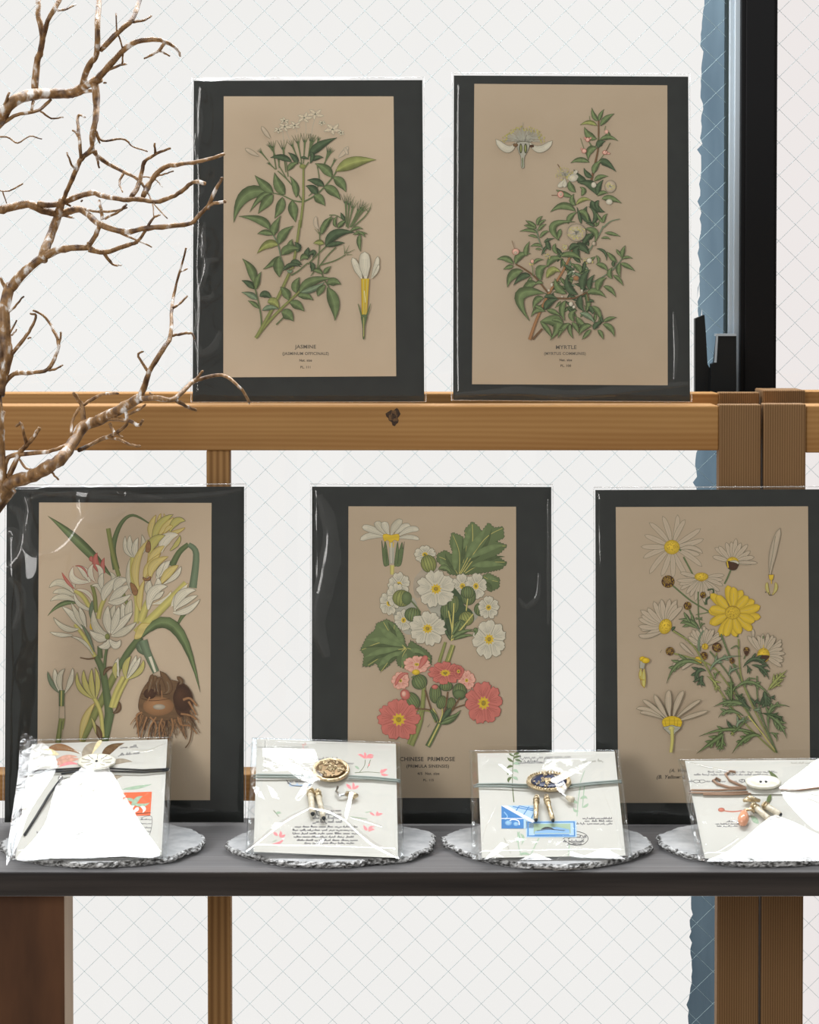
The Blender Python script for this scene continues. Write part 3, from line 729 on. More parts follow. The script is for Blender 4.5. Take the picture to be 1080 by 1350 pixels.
ART['myrtle'] = '''
@ 640 290 5.143
r gGb 34 470 240 700 470 75; r gG 16 420 480 700 620 70; r g 10 560 620 780 720 60; r gG 10 640 40 760 200 60
@ 640 130 5.143
a 255 300 135 -178 -2 60; i S 2.5 2.5 255 160 256 300
p W 205 300 150 350 70 275 60 3; p W 300 300 370 350 455 285 58 3
f sO 218 298 295 298 290 350 265 400 264 465 244 465 242 400 222 350
e O 240 338 12 34; e y 241 338 6 26; e O 273 338 12 34; e y 272 338 6 26; i g 7 6 253 400 253 465; e n 205 315 18 12; e N 315 322 16 10
s n 16 9 712 590 742 450 765 330 768 150
i g 5 4 770 260 740 330 705 295; i g 4 3 690 390 672 350 645 268; i g 4 3 780 410 812 365 845 300; i g 4 3 712 165 706 118; i g 4 3 808 215 815 185
i g 4 3 690 280 680 225; i g 4 3 720 330 695 280
l g 765 150 735 118 722 62 38; l g 772 150 780 112 805 72 32; l g 780 185 818 135 875 102 46; l y 757 185 705 158 642 180 36; l g 755 272 700 250 672 192 58
l g 800 280 835 250 815 215 44; l G 765 335 775 300 815 290 52; l g 775 282 835 258 900 288 36; l g 757 335 705 350 698 418 58; l g 705 432 640 412 578 437 42
l G 770 430 815 430 888 497 58; l g 735 510 745 460 790 415 50; l G 725 530 690 515 668 470 42; l G 697 575 640 545 600 480 60; l g 740 560 775 530 833 527 40
l G 757 655 720 580 625 570 72; l G 765 650 765 600 800 550 48; l g 612 635 575 595 575 555 52; l g 590 665 530 645 480 618 42
l g 612 725 585 690 600 645 44; l y 615 720 660 680 718 690 36; l g 650 660 670 620 640 600 40; l g 760 660 795 635 832 642 34; l g 790 680 850 675 925 710 52; l G 720 690 745 740 812 770 66
l g 612 765 530 720 440 770 58; l G 725 850 670 790 690 730 60; l G 720 850 755 790 700 730 40; l g 560 850 575 800 622 770 44; l g 630 770 675 775 700 845 46; l G 650 850 640 800 620 735 26; l G 770 690 750 720 775 760 36
q QR 690 275 678 270 672 262 14; q QR 700 275 712 270 718 262 14; e QR 694 278 14 14; q QR 668 350 655 345 650 335 12; e QR 670 355 16 15; e QR 812 365 17 13; q QR 820 368 835 372 845 370 14; i N 3 2 812 365 850 300
i n 5 3 448 655 490 655; e QR 510 650 20 22; e E 512 648 10 12
i n 5 3 490 445 512 482
q WS 590 520 610 500 625 488 26; q WS 555 540 600 530 622 545 55; e W 592 540 32 24; q WS 540 545 520 580 490 595 40; q WS 540 550 540 580 530 600 34
m 535 512 62 70
e Wo 735 585 18 20; e Eo 848 595 38 42; m 846 595 34 40; e W 840 700 22 19; e Q 822 225 12 14
l g 345 874 310 850 272 825 28; l g 350 860 360 820 388 797 30; l g 360 860 385 832 410 822 22; l g 335 872 300 858 262 862 22
l g 800 842 775 812 750 770 26; l g 803 842 805 805 828 780 30; s b 10 5 800 874 850 832 912 816; l G 740 870 715 850 680 845 24
@ 640 290 5.143
s n 12 10 480 530 600 530 690 490; s b 8 7 700 430 770 400 860 340 930 260; s b 9 8 800 40 760 120 690 230
s b 9 7 345 60 365 140 405 230; s n 12 11 425 495 340 390 260 330 205 300
s n 15 13 320 810 385 738; s T 22 12 300 812 350 670 430 500 530 340 600 190
l g 345 50 312 22 275 5 28; l g 345 55 305 48 262 35 26; l g 352 88 300 66 232 78 28; l g 355 122 320 105 290 108 20; l g 360 75 378 45 413 28 28; l g 370 122 398 85 433 78 30; l g 385 180 345 165 305 182 26
l G 420 175 400 200 380 240 22; l g 380 200 355 195 340 200 16; l G 440 205 422 165 420 120 38; l g 490 232 465 190 478 160 38; l G 400 155 420 135 470 125 20
l g 500 140 450 30 610 12 58; l g 510 60 500 95 490 140 36
l g 675 60 750 80 742 155 50; l G 662 170 690 120 735 88 46; l G 705 230 640 170 600 210 66; l G 640 250 610 210 640 180 60
l g 810 88 860 92 915 112 28; l g 785 125 820 118 848 132 18; l G 755 195 810 215 822 278 22; l g 750 240 770 270 755 300 24
l g 205 300 230 240 308 228 56; l g 280 245 275 200 300 145 42; l g 190 300 140 258 78 268 48; l g 190 312 160 318 122 335 36
l g 255 345 180 370 150 458 72; l G 305 380 250 380 190 445 52; l g 312 385 295 440 312 500 40; l g 350 430 290 440 243 515 62; l g 390 430 360 420 340 440 30
l g 330 300 350 270 395 270 26; l g 340 335 370 315 400 315 24
l g 420 320 455 260 530 268 52; l g 380 410 365 340 425 310 66; l y 415 395 455 335 510 355 62; l g 510 250 580 230 658 272 48
l G 535 300 570 330 600 330 34; l g 600 300 640 330 640 360 50; l G 570 210 600 170 640 180 44
l g 550 500 490 460 472 395 60; l G 628 505 560 460 555 370 62; l G 665 485 660 400 712 335 64; l G 712 480 705 420 742 370 46
l g 685 500 750 480 818 527 54; l g 765 482 770 420 822 392 60; l g 800 450 850 470 885 523 40; l g 865 375 905 400 935 447 32; l g 860 398 838 360 862 320 42
l g 892 290 855 250 822 215 40; l g 925 260 930 215 950 172 38; l g 925 265 960 250 1000 262 22; l g 925 248 900 218 888 198 24; l g 915 295 960 310 1015 347 38; l g 912 290 900 340 916 388 40; l G 870 320 868 290 885 280 30
l g 750 300 800 310 830 350 42
l g 405 620 350 605 310 657 44; l G 405 610 430 560 497 535 60; l G 398 525 440 515 490 535 34; l g 415 612 460 620 510 650 42; l g 395 610 360 590 330 580 30
l g 405 497 220 500 300 686 92; l g 395 530 345 540 325 610 52
l g 370 690 500 690 440 816 100; l g 372 690 420 740 450 800 40
l g 545 545 515 610 540 685 50; l G 652 510 635 570 675 622 56; l g 680 500 700 570 680 625 40; l G 700 590 725 610 725 640 50
l g 620 655 640 695 692 715 48; l b 640 632 700 650 742 700 44; l g 722 585 765 620 787 690 46; l g 450 680 490 678 532 705 32
l g 572 700 520 735 492 803 42; l g 577 705 570 750 597 805 34; l g 585 695 615 725 632 770 38; l g 602 690 580 640 620 610 50; l G 690 560 720 545 735 560 24
l g 720 715 665 725 635 785 48; l g 715 742 685 775 655 812 34; l G 738 745 750 710 792 690 44; l g 800 692 840 668 890 660 32; l g 795 707 850 730 875 793 48; l g 762 745 785 770 800 812 34; l G 800 690 785 670 795 645 24
l g 495 740 520 745 510 735 20
e Eo 618 85 64 60; m 618 85 62 110; m 700 275 34 34; e Wo 705 275 18 18; e E 540 185 20 20; m 535 185 24 22; m 422 245 22 20; e To 615 395 20 18; m 310 290 22 20; e Qo 318 280 12 14; e Eo 735 160 12 14
i n 4 3 180 140 200 200; e Qn 205 215 24 22; e E 205 222 12 10; e W 580 570 14 16; e W 450 440 8 12; e W 600 590 10 10; e W 430 478 8 8; e W 655 480 6 10; e W 520 520 6 6; e W 600 350 10 6
i g 6 5 325 380 318 310; i n 7 6 700 550 690 490
'''
ART['tuberose'] = '''
@ 55 665 4.909
l g 455 470 235 235 40 75 62; s g 46 8 482 420 462 280 510 130 590 70 700 125; s y 28 30 500 465 460 320 430 155
s g 44 30 842 400 890 310 950 258; s b 30 52 950 258 1000 320 978 540; s g 42 4 945 675 900 740 852 835; l g 230 642 130 640 38 722 30
s y 26 22 565 665 535 600 520 540
p w 205 570 120 500 48 540 56 3; p w 220 595 130 560 72 575 46 3; p w 220 625 130 595 55 625 46; p w 210 545 205 500 180 440 28; q PR 210 545 165 500 130 440 22
q PR 330 370 318 352 325 335 30; q PR 395 455 345 380 360 312 50; q PR 408 445 392 395 406 345 32
q WR 318 500 200 490 205 400 56; p W 310 500 285 440 225 395 62; q PR 300 470 270 410 215 398 14; q WR 345 500 310 440 335 385 44; q WR 368 495 385 430 345 388 42
s V 30 30 330 760 320 690 270 600 215 555; q WR 330 640 300 570 215 550 34; p W 345 690 240 650 210 570 34; s y 26 24 350 700 345 600 325 520; p b 330 760 320 690 330 620 36
s V 30 26 365 740 385 660 410 605; p W 395 620 375 530 320 530 36; p W 398 560 380 490 400 445 44; p w 445 520 470 480 440 436 40
p W 400 622 420 550 505 465 72; p W 470 560 500 500 560 490 66 3; p W 440 630 500 570 575 520 66 3; p W 430 632 500 630 580 580 52
p w 480 800 455 720 475 650 60; p W 520 780 530 700 520 640 60; p w 560 760 560 680 580 615 60
p w 590 575 560 470 572 350 40; s V 44 36 605 560 590 440 592 320
p W 590 340 545 290 540 205 44; p W 602 345 570 270 572 200 48; p W 612 350 600 280 625 215 48; p w 622 335 660 280 648 195 44
q YZ 632 560 600 400 690 228 58; q YZ 655 490 700 400 690 300 44; q YZ 718 232 705 150 740 68 50; q YZ 760 150 758 100 772 58 26; q YZ 790 140 800 100 790 60 22
q VZ 722 240 760 130 852 65 62; q YZ 755 210 800 140 855 85 40; q VZ 830 175 870 105 930 108 56; q YZ 800 195 870 180 928 150 30; q YZ 790 190 820 150 850 140 30
q WZ 775 310 800 220 888 195 84; q VZ 830 300 880 250 895 200 34; q VZ 705 320 720 240 800 200 72; q YZ 690 400 730 320 795 268 60; q YZ 665 475 690 400 770 320 50
q YZ 705 475 720 390 820 338 66; p W 745 480 780 420 832 362 66; q YZ 770 515 820 440 885 395 60; p W 790 515 870 460 902 400 40; p W 755 470 760 430 800 370 40
s V 34 30 612 770 618 660 608 580; q YZ 640 690 630 600 665 490 48
p w 700 600 690 540 702 492 60; p W 732 570 755 520 750 475 52; s V 50 40 640 760 680 650 735 560; p W 690 680 720 560 815 530 76 3; q WZ 715 645 800 620 838 558 40; p W 720 620 760 590 790 560 36
s V 62 40 615 835 720 730 860 590 935 510; q WZ 840 660 880 600 950 510 56; p W 862 690 900 580 1000 555 70 3; p W 850 700 940 690 1026 612 50; p W 865 680 940 620 1010 590 44
f TN 680 250 700 240 705 290 690 310 672 300; f TN 572 510 600 520 622 560 610 590 588 575; f TN 655 470 680 480 705 465 700 490 665 492
@ 55 825 4.909
s y 48 44 255 750 330 600 440 380 500 260; s g 40 44 500 270 560 170 640 70; q YZ 250 745 280 600 345 500 50
f YZ 600 80 640 -10 715 -10 720 5 650 72
l b 655 90 640 150 720 200 60; s b 60 44 655 95 680 170 740 300; i W 20 14 700 200 735 300
l g 640 85 860 -30 1026 430 76
s g 20 16 405 290 412 200 425 130; s g 34 30 378 210 375 130; s g 36 56 350 195 395 300 425 480 436 570; s g 62 46 440 565 425 650 408 750
s V 28 24 345 200 280 80 215 -10; p W 335 190 270 100 190 72 24; p W 200 60 120 60 52 40 32; p w 240 20 150 20 75 -55 44; p W 262 20 210 -60 130 -125 54 3; p w 275 15 235 -60 190 -150 44; p W 285 10 262 -70 242 -120 40; p b 340 170 300 60 255 -10 24; f Y 310 10 325 -30 335 10 325 25
p w 440 60 350 20 335 -110 62 3; p W 430 75 370 80 308 30 64 3; p W 430 90 420 130 365 135 56; p W 440 90 480 130 510 90 60; p w 450 65 530 40 615 -25 58 3; p W 455 55 520 -20 590 -90 58; p W 440 50 420 -40 430 -130 64 3; p W 450 50 480 -40 500 -125 58 3; e y 425 70 16 20
s n 12 6 348 208 300 215 248 206; q nN 402 322 420 280 472 268 26; 
p W 500 330 480 270 498 205 44; p V 482 340 470 280 485 235 36; s V 34 30 450 530 480 430 530 330; s V 26 20 470 530 510 430 560 335
p V 545 340 540 260 580 195 46; p W 552 340 590 260 612 190 42; p V 560 345 640 290 658 220 42; p W 556 340 610 260 640 200 36
q nN 462 565 500 540 500 490 34
s V 28 24 335 460 380 560 396 720; q VZ 330 470 240 400 230 300 38; q VZ 338 470 280 380 272 285 42; q VZ 345 470 320 380 325 275 42; q VZ 350 470 365 370 345 268 38
q nN 385 745 370 690 350 640 44; q VZ 350 700 340 640 318 590 22
p b 110 432 60 370 38 295 32; p W 118 435 90 340 85 278 42; p w 132 435 110 340 150 278 44; p W 150 435 190 350 200 272 38
F gd 112 418 148 418 144 520 112 520; i V 8 8 128 420 126 520; i o 3 3 114 520 112 600; i o 3 3 148 520 150 600; s y 24 38 124 600 115 680 105 760; s y 12 14 145 600 132 670; i d 3 3 128 620 118 755
'''
ART['tuberose'] = ART['tuberose'].replace('q YZ', 'q uZ').replace('f YZ', 'f uZ').replace('q VZ', 'q VO')
ART['primrose'] = '''
@ 465 675 4.909
p W 212 162 120 150 48 184 44 3; p W 210 155 120 110 60 98 46 3; p w 222 150 170 90 155 60 50; p W 235 150 210 90 205 62 50 3; p W 272 150 320 100 375 88 44; p w 250 150 275 90 322 50 52 3; p W 290 160 370 110 430 118 42; p W 290 170 370 160 433 178 32 3
f YZ 196 150 220 142 250 150 285 142 302 152 296 188 270 180 250 198 225 182 205 188; F s 236 198 270 198 268 335 238 335; i W 6 6 248 200 250 330; s Y 8 5 240 195 243 230; s Y 8 5 265 195 262 230
f gd 188 185 200 240 210 190 222 235 235 330 230 345 200 338; f gd 335 192 325 240 320 195 300 245 290 195 270 335 280 350 315 335; i d 3 3 215 240 222 335; i d 3 3 300 245 292 335
s V 30 24 256 345 255 405
f D 400 430 520 330 560 420 420 560; f s 250 600 400 560 420 760 330 780; f s 480 560 700 520 720 640 820 640 760 720 560 700
v g 700 410 625 400 590 350 545 315 550 275 598 250 660 290 630 200 645 135 700 155 732 185 728 115 775 65 822 105 832 135 880 72 915 105 972 98 978 165 925 190 998 218 955 262 920 280 998 330 960 368 870 388 800 395
v g 840 415 880 398 950 432 945 488 890 515 852 480
s V 5 4 690 405 770 230 775 80; s V 5 3 700 400 850 180 970 105; s V 5 3 720 390 850 240 990 220; s V 5 3 730 395 850 330 985 325; s V 4 3 690 400 690 260 650 150; s V 4 3 680 400 620 320 560 290; s V 3 3 850 420 890 440 940 450; s V 3 2 715 330 740 200 730 130
z d 745 330 850 240 900 110 26; z d 760 370 900 300 985 290 20; z d 700 340 720 250 710 170 26; z d 670 390 620 330 600 270 20; z l 735 300 800 200 865 95 50; z l 660 380 665 280 652 165 40; z l 770 350 880 335 980 345 40; z l 760 300 880 235 985 215 40; z l 640 395 590 345 565 300 34; z l 718 240 745 160 768 85 34; z l 865 420 900 430 935 440 26; z d 860 450 890 480 900 505 24
l g 555 370 600 360 640 400 40
w 468 275 70 58 .3; c y 492 335 50 58 -.3
w 300 470 70 78 .2; w 235 590 62 78 .6; w 280 540 60 80 .6; c y 318 558 60 54 .2; e g 350 558 34 44
s g 10 9 375 570 410 610 440 650
w 330 700 62 70 .6; c g 388 665 52 46 .2
w 712 480 74 80 .2; w 798 480 70 84 .5; c g 748 545 50 58 0; c g 745 520 44 40 0
c g 830 630 44 44 .3; w 880 618 68 74 .3
f G 570 640 600 540 640 480 700 540 720 600 770 640 780 700 700 760 640 835 590 760
c g 610 640 42 50 0; c g 655 600 36 60 .1; c y 735 690 50 46 -.4; c g 690 740 50 36 -.6
s V 10 9 655 590 650 700 640 835; s V 8 8 745 560 735 640; s V 9 9 780 660 700 760 650 820; s g 9 8 590 600 600 740 630 820; s V 8 8 620 640 640 740 650 830; l g 640 820 700 780 780 760 30; l G 620 800 590 740 570 660 34; l g 650 830 720 800 790 800 24; l g 640 800 680 740 700 690 26
w 540 498 124 118 .2; w 485 755 118 110 .5
@ 465 820 4.909
w 884 112 110 124 .1
s y 22 18 560 260 600 130; s y 34 30 612 260 650 150; s V 6 5 620 250 655 150; l g 780 60 800 50 790 90 30; s g 6 6 740 60 790 60
v g 345 145 335 90 280 10 220 -22 150 8 140 50 90 90 45 182 70 215 60 292 110 292 150 270 180 328 240 282 275 232 290 285 340 308 355 245 400 240 460 240 512 280 515 220 480 180 430 150 375 115 350 160
s V 5 3 345 170 250 80 200 0; s V 5 3 345 170 200 130 60 180; s V 5 3 345 170 230 200 100 280; s V 5 3 345 170 240 250 185 320; s V 4 3 350 172 320 230 320 300; s V 4 3 355 170 430 190 500 240; s V 3 3 290 140 270 80 270 20
z d 330 140 260 60 230 0 26; z d 330 165 200 150 70 170 20; z d 320 180 190 215 90 270 22; z l 330 150 230 80 165 25 44; z l 330 160 200 118 85 115 40; z l 330 190 220 240 170 290 44; z l 370 180 430 195 500 250 36; z l 350 200 330 250 325 295 34; z l 315 170 180 190 75 230 36; z l 330 140 300 80 270 10 34; z d 400 200 450 220 480 240 20; z d 290 220 250 250 220 280 22
s y 32 26 380 800 440 640 462 420; s y 20 18 360 790 420 640 450 560; s g 30 34 565 650 520 740 485 806; s V 10 10 560 660 520 740 490 800
X 310 380 56 56 .2; q PR 360 335 310 345 275 415 24; X 415 275 84 54 .5; q PR 430 300 460 250 478 218 40; e Y 410 325 26 18
c g 432 388 50 48 -.5; s g 10 8 400 350 380 360 
X 738 378 54 62 .3; c g 692 450 46 54 0; e gd 690 468 40 30
c g 605 415 42 32 0; c g 535 465 38 62 0; e PR 532 420 20 14; c g 575 520 32 44 .3; c g 636 530 30 42 .2; c g 388 508 42 58 -.6; e PR 340 470 30 34 -.5; e Q 332 465 14 18
x 298 632 136 132 .3; e gd 745 530 18 30; x 848 525 118 136 .2; x 600 330 110 72 .1; x 685 320 36 40 .5; w 600 338 2 2
s n 9 9 540 650 500 540 468 440; s n 9 9 540 650 510 575 405 560; s y 9 8 535 650 500 580 410 578; s n 9 9 560 650 600 560 615 450; s n 9 9 570 650 640 570 695 490; s n 9 8 575 640 660 560 730 535; s V 10 9 553 650 540 600 520 560; s V 9 8 562 650 580 600 580 560
l g 565 660 640 630 700 570 40; l G 570 650 620 580 640 560 36; l g 580 640 650 610 680 600 20; l g 555 650 530 600 500 560 24; l G 545 650 520 600 500 570 16
i O 3 2 485 680 500 660
'''
ART['daisy'] = '''
@ 830 670 4.909
d 275 250 20 20 15 216 12 372 34
p E 315 270 400 250 475 292 30 1
e YZ 275 252 50 46 0 50
s g 12 12 322 265 335 275; s g 11 10 350 315 420 450 492 625
s g 11 10 280 500 400 600 522 672; e Nn 250 475 42 40 0 70; e n 245 470 24 22 0 30
d 465 455 26 18 15 150 -15 200 26
d 665 350 20 20 11 150 192 372 30; p E 690 350 760 350 830 355 24 1; e YZ 668 352 40 36 0 20; f NO 628 345 706 350 695 392 668 402 640 390; q WO 650 345 690 345 706 362 16; i Y 8 8 632 345 640 385
s g 11 10 655 402 635 450 615 490
e YZ 466 443 44 26 0 34
s g 9 8 445 540 448 700 468 800; s G 14 10 498 625 500 590 540 560 540 525 505 530; e Nn 476 562 18 21 0 16; s g 6 6 430 690 480 680 520 672; n g 450 715 440 715 425 712 10 1
s g 11 9 385 650 425 740 465 800; e Nn 376 632 25 26 0 30; n g 450 785 400 730 318 718 50 2; n g 445 780 380 745 340 745 40 1; n g 465 770 470 750 490 750 14 1; n g 445 715 460 715 470 720 14 1
d 232 765 20 20 14 180 -210 -40 34
p E 230 790 120 830 60 820 30 1; e YZ 232 765 40 50 .4 50
s G 10 9 275 790 300 800 355 835; l G 275 790 285 775 298 768 18
s g 10 10 600 740 585 800 595 850; s g 9 9 705 740 700 835
p E 480 835 470 800 450 790 24 1; p E 800 850 800 800 790 790 24 1
@ 830 670 4.909
'''
ART['yellow'] = '@ 830 670 4.909'
# ----- second half of the daisy sheet
ART['daisy2'] = '''
p E 910 430 930 280 975 128 48 2
i o 3 3 903 430 930 280 945 180; F Yn 900 430 935 430 930 460 918 470 905 460; s Y 7 6 918 460 920 490; q VZ 908 560 890 520 892 480 20; q VZ 925 560 950 520 944 480 20; i k 4 4 900 545 905 562 925 562; i O 3 3 878 545 885 540 880 548
@ 830 830 4.909
d 490 110 20 20 13 130 -170 -20 26; p E 440 190 340 190 278 240 24 1; p E 440 200 370 230 340 260 24 1; p E 420 170 360 120 328 85 24 1
s b 20 10 450 140 452 60 480 5; s b 6 6 440 -20 460 20 480 10
e Yn 445 200 28 26 0 20; e Nn 482 170 24 26 0 26
d 868 165 20 20 14 150 -140 40 28
e YZ 868 165 40 46 0 40; f Nn 832 170 905 170 880 205 858 210; s g 10 9 866 40 866 60; i Y 5 4 868 130 868 100
s y 11 9 290 155 420 190 540 240 640 360 800 590; s y 10 9 565 150 555 200 535 260; s g 10 9 520 140 640 290 700 420 860 680
s y 12 10 282 8 400 90 480 210 600 420 760 620 945 795; s g 12 10 592 30 660 200 760 400 850 560 955 798; s y 11 9 706 60 722 300 800 500 905 710
s g 10 9 826 300 830 450 870 600 930 750; s g 7 7 660 215 700 240; s g 8 7 755 160 740 190
e Nn 262 140 27 27 0 36; e n 260 138 14 14 0 10; e Nn 566 115 31 31 0 44; e n 566 112 16 16 0 10; e Nn 758 133 20 20 0 20; f Nn 742 140 775 140 762 168 752 168; e Nn 664 202 16 19 0 14
n g 482 237 330 200 240 350 46 3; n G 495 268 440 265 425 350 44 2; n G 480 300 460 320 470 375 36 2; n y 500 300 560 350 560 410 28 2
n b 520 275 580 190 728 172 30 2; n b 645 300 660 260 720 250 26 1; n G 735 245 820 180 912 258 38 3; n G 790 230 860 250 905 325 36 2; n G 760 230 775 260 780 290 22 1
s g 14 8 745 370 770 320 815 318; s g 12 6 710 125 690 105 655 125; n g 675 395 790 330 925 450 36 2; n G 870 400 880 440 885 522 46 3; n y 895 395 950 330 1022 260 38 3; n y 910 390 960 350 995 328 22 1; n G 910 440 925 440 945 437 20 1
n g 785 530 680 460 545 500 46 3; n g 740 560 640 520 575 572 34 2; n G 700 640 650 630 630 580 30 1; n b 700 650 710 590 800 595 30 2; n G 790 510 740 480 725 410 30 2; n G 820 500 810 470 850 470 26 2
n g 905 660 910 500 1038 500 34 3; n g 870 545 960 590 1018 705 44 3; n b 800 520 830 520 850 510 20 1; n g 905 668 945 680 955 728 22 1; n G 850 540 960 560 995 600 26 2
n g 820 672 640 640 450 692 36 2; n g 612 672 560 710 435 802 46 2; n g 602 672 600 740 582 790 32 2; n g 855 690 760 690 665 802 44 3; n g 665 465 650 420 628 380 30 2; n g 660 465 660 380 655 300 30 2; n y 660 660 665 670 672 690 16 1
n g 560 320 555 290 590 270 20 1; s g 14 10 680 660 740 600 760 560; s V 8 6 770 560 850 660 940 780; n G 690 430 720 430 740 440 20 1
F sO 66 250 70 200 105 200 95 255; e YZ 85 190 20 16; e YZ 105 200 26 18; q VZ 75 250 72 290 75 325 22; q VZ 95 255 92 310 95 375 26; i Z 4 4 70 300 75 350 98 378; i Z 4 4 70 325 98 325; i O 3 2 200 150 210 130
p E 230 590 130 520 44 512 30 1; p E 225 580 120 540 70 540 24 1; p E 235 575 150 500 85 455 30 1; p E 245 570 200 500 160 420 36 1; p E 262 560 250 470 256 390 44 2; p E 285 562 310 470 350 395 40 2; p E 305 570 390 500 462 455 26 1; p E 320 590 400 560 512 525 28 1
f YZ 212 605 225 575 275 560 325 575 340 605 320 640 275 655 235 640; i Z 3 3 230 590 240 640; i Z 3 3 260 570 258 640; i Z 3 3 290 570 292 640; i Z 3 3 315 580 310 630
f sO 218 635 250 625 275 618 300 625 332 635 300 665 288 680 264 680 248 665; e V 272 640 20 16; s V 20 24 268 795 277 720 275 645
'''

def matted_print(name_label, quad, yb_depth, lean, printq, arts, gain, captions, seed, zbase, wrinkle, paper='paper', ws=1.0, creases=()):
    """quad: pixel corners of the black board (TL, TR, BR, BL); printq: same for the sheet"""
    cx = (quad[2][0] + quad[3][0]) / 2; by = (quad[2][1] + quad[3][1]) / 2
    o = W(cx, by, yb_depth); o.z = zbase + .0006
    pl = Plane(o, lean)
    root = empty('matted_print', mat=pl.mat); tag(root, name_label, 'print')
    def slab(name, q, h0, h1, mat, bevel=0, par=root):
        A = [pl.p(*c, h0) for c in q]; B = [pl.p(*c, h1) for c in q]
        mb = MB(); mb.add(A + B, [(0, 1, 2, 3), (7, 6, 5, 4), (0, 4, 5, 1), (1, 5, 6, 2), (2, 6, 7, 3), (3, 7, 4, 0)]); 
        return mb.build(name, mat, par, bevel)
    slab('mat_board', quad, 0, .0016, M['mat'])
    sheet = slab('botanical_sheet', printq, .0016, .0019, M[paper])
    random.seed(seed); art = Art(pl, gain, .0019 + 2e-5, tone=.86 if paper == 'paper_dim' else 1, ws=ws)
    for a in arts:
        if a == 'tuberose': art.pt = 2.8
        draw(art, ART[a])
        if a == 'yellow':
            art.daisy(668, 675, 50, 44, 10, 178, 8, 368, 56, 'Y', .95, 'Y', 'Z', filled=True)
            art.daisy(668, 675, 50, 44, 9, 172, -12, 348, 58, 'Y', .9, 'Z', 'Z', filled=True)
            art.ell('Y', 668, 677, 48, 40, 0, 1.05, .8, 'Z', dots=60)
    ill = art.build('illustration', M['ink'], sheet)
    for (body, px, py, cap, st, sh, m) in captions:
        text_mesh('caption', body, px, py, cap, pl, .00196, M[m], sheet, sh, 1.08, stretch=st)
    # clear sleeve: a little larger than the board, wavy where it is loose
    nx_, ny_ = 70, 96; mb = MB(); vs = []
    e = 2.2
    Q = [(quad[0][0] - e, quad[0][1] - e * 1.6), (quad[1][0] + e, quad[1][1] - e * 1.6), (quad[2][0] + e, quad[2][1] + .5), (quad[3][0] - e, quad[3][1] + .5)]
    for j in range(ny_ + 1):
        for i in range(nx_ + 1):
            s_, t_ = i / nx_, j / ny_
            x = (Q[3][0] * (1 - s_) + Q[2][0] * s_) * (1 - t_) + (Q[0][0] * (1 - s_) + Q[1][0] * s_) * t_
            y = (Q[3][1] * (1 - s_) + Q[2][1] * s_) * (1 - t_) + (Q[0][1] * (1 - s_) + Q[1][1] * s_) * t_
            ed = min(s_, 1 - s_, t_ * 1.3, (1 - t_) * 1.3)
            amp = wrinkle(s_, t_)
            u_, v_ = s_ * .18, t_ * .26
            ph = noise.noise(Vector((u_ * 14, v_ * 9, seed))) * 6
            hgt = .5 + .5 * sin(u_ * 160 + ph + v_ * 20) * .6 + .5 * noise.noise(Vector((u_ * 60, v_ * 30, seed + 5)))
            h = .0042 + amp * .0030 * hgt
            edge_f = min(1, ed / .03)
            vs.append(pl.p(x, y, .0008 + (h - .0008) * (edge_f ** .6)))
    st = nx_ + 1
    mb.add(vs, [(j * st + i, j * st + i + 1, (j + 1) * st + i + 1, (j + 1) * st + i) for j in range(ny_) for i in range(nx_)], 0, True)
    slv = mb.build('plastic_sleeve', M['sleeve'], root)
    for cl in creases:
        ox, oy, kk = cl[0]
        for wd, pts in cl[1:]:
            mb = MB(); S = smooth([(ox + x / kk, oy + y / kk) for x, y in pts], 6); n_ = len(S); vv = []
            P = [Vector(pl.p(x, y, .0078)) for x, y in S]
            for i, p in enumerate(P):
                t = (P[min(i + 1, n_ - 1)] - P[max(i - 1, 0)]).normalized(); q = Vector((-t.y, t.x, 0))
                hw = wd / kk / 1500 * (.35 + .65 * sin(pi * (i + .5) / n_)) * (1 + .3 * noise.noise(p * 60))
                for j in range(7):
                    a = -1 + j / 3
                    vv.append(p + q * hw * a + Vector((0, 0, hw * .34 * (1 - a * a))))
            mb.add(vv, [(i * 7 + j, i * 7 + j + 1, (i + 1) * 7 + j + 1, (i + 1) * 7 + j) for i in range(n_ - 1) for j in range(6)], 0, True)
            mb.build('film_crease', M['crease'], slv)
    hb = MB()
    ns = 12
    for (a, b) in ((3, 2), (0, 1)):
        P = [pl.p(Q[a][0] + (Q[b][0] - Q[a][0]) * k / ns, Q[a][1] + (Q[b][1] - Q[a][1]) * k / ns, .0006) for k in range(ns + 1)]
        hb.tube(P, .00055, 6)
    for (a, b) in ((3, 0), (2, 1)):
        P = [pl.p(Q[a][0] + (Q[b][0] - Q[a][0]) * k / ns, Q[a][1] + (Q[b][1] - Q[a][1]) * k / ns, .0006) for k in range(ns + 1)]
        hb.tube(P, .00035, 6)
    hb.build('sleeve_hem', M['hem'], root)
    return root, pl
M['crease'] = clear_film('sleeve_crease', .035, .10)
M['hem'] = clear_film('sleeve_hem', .30, .25, haze=.5)

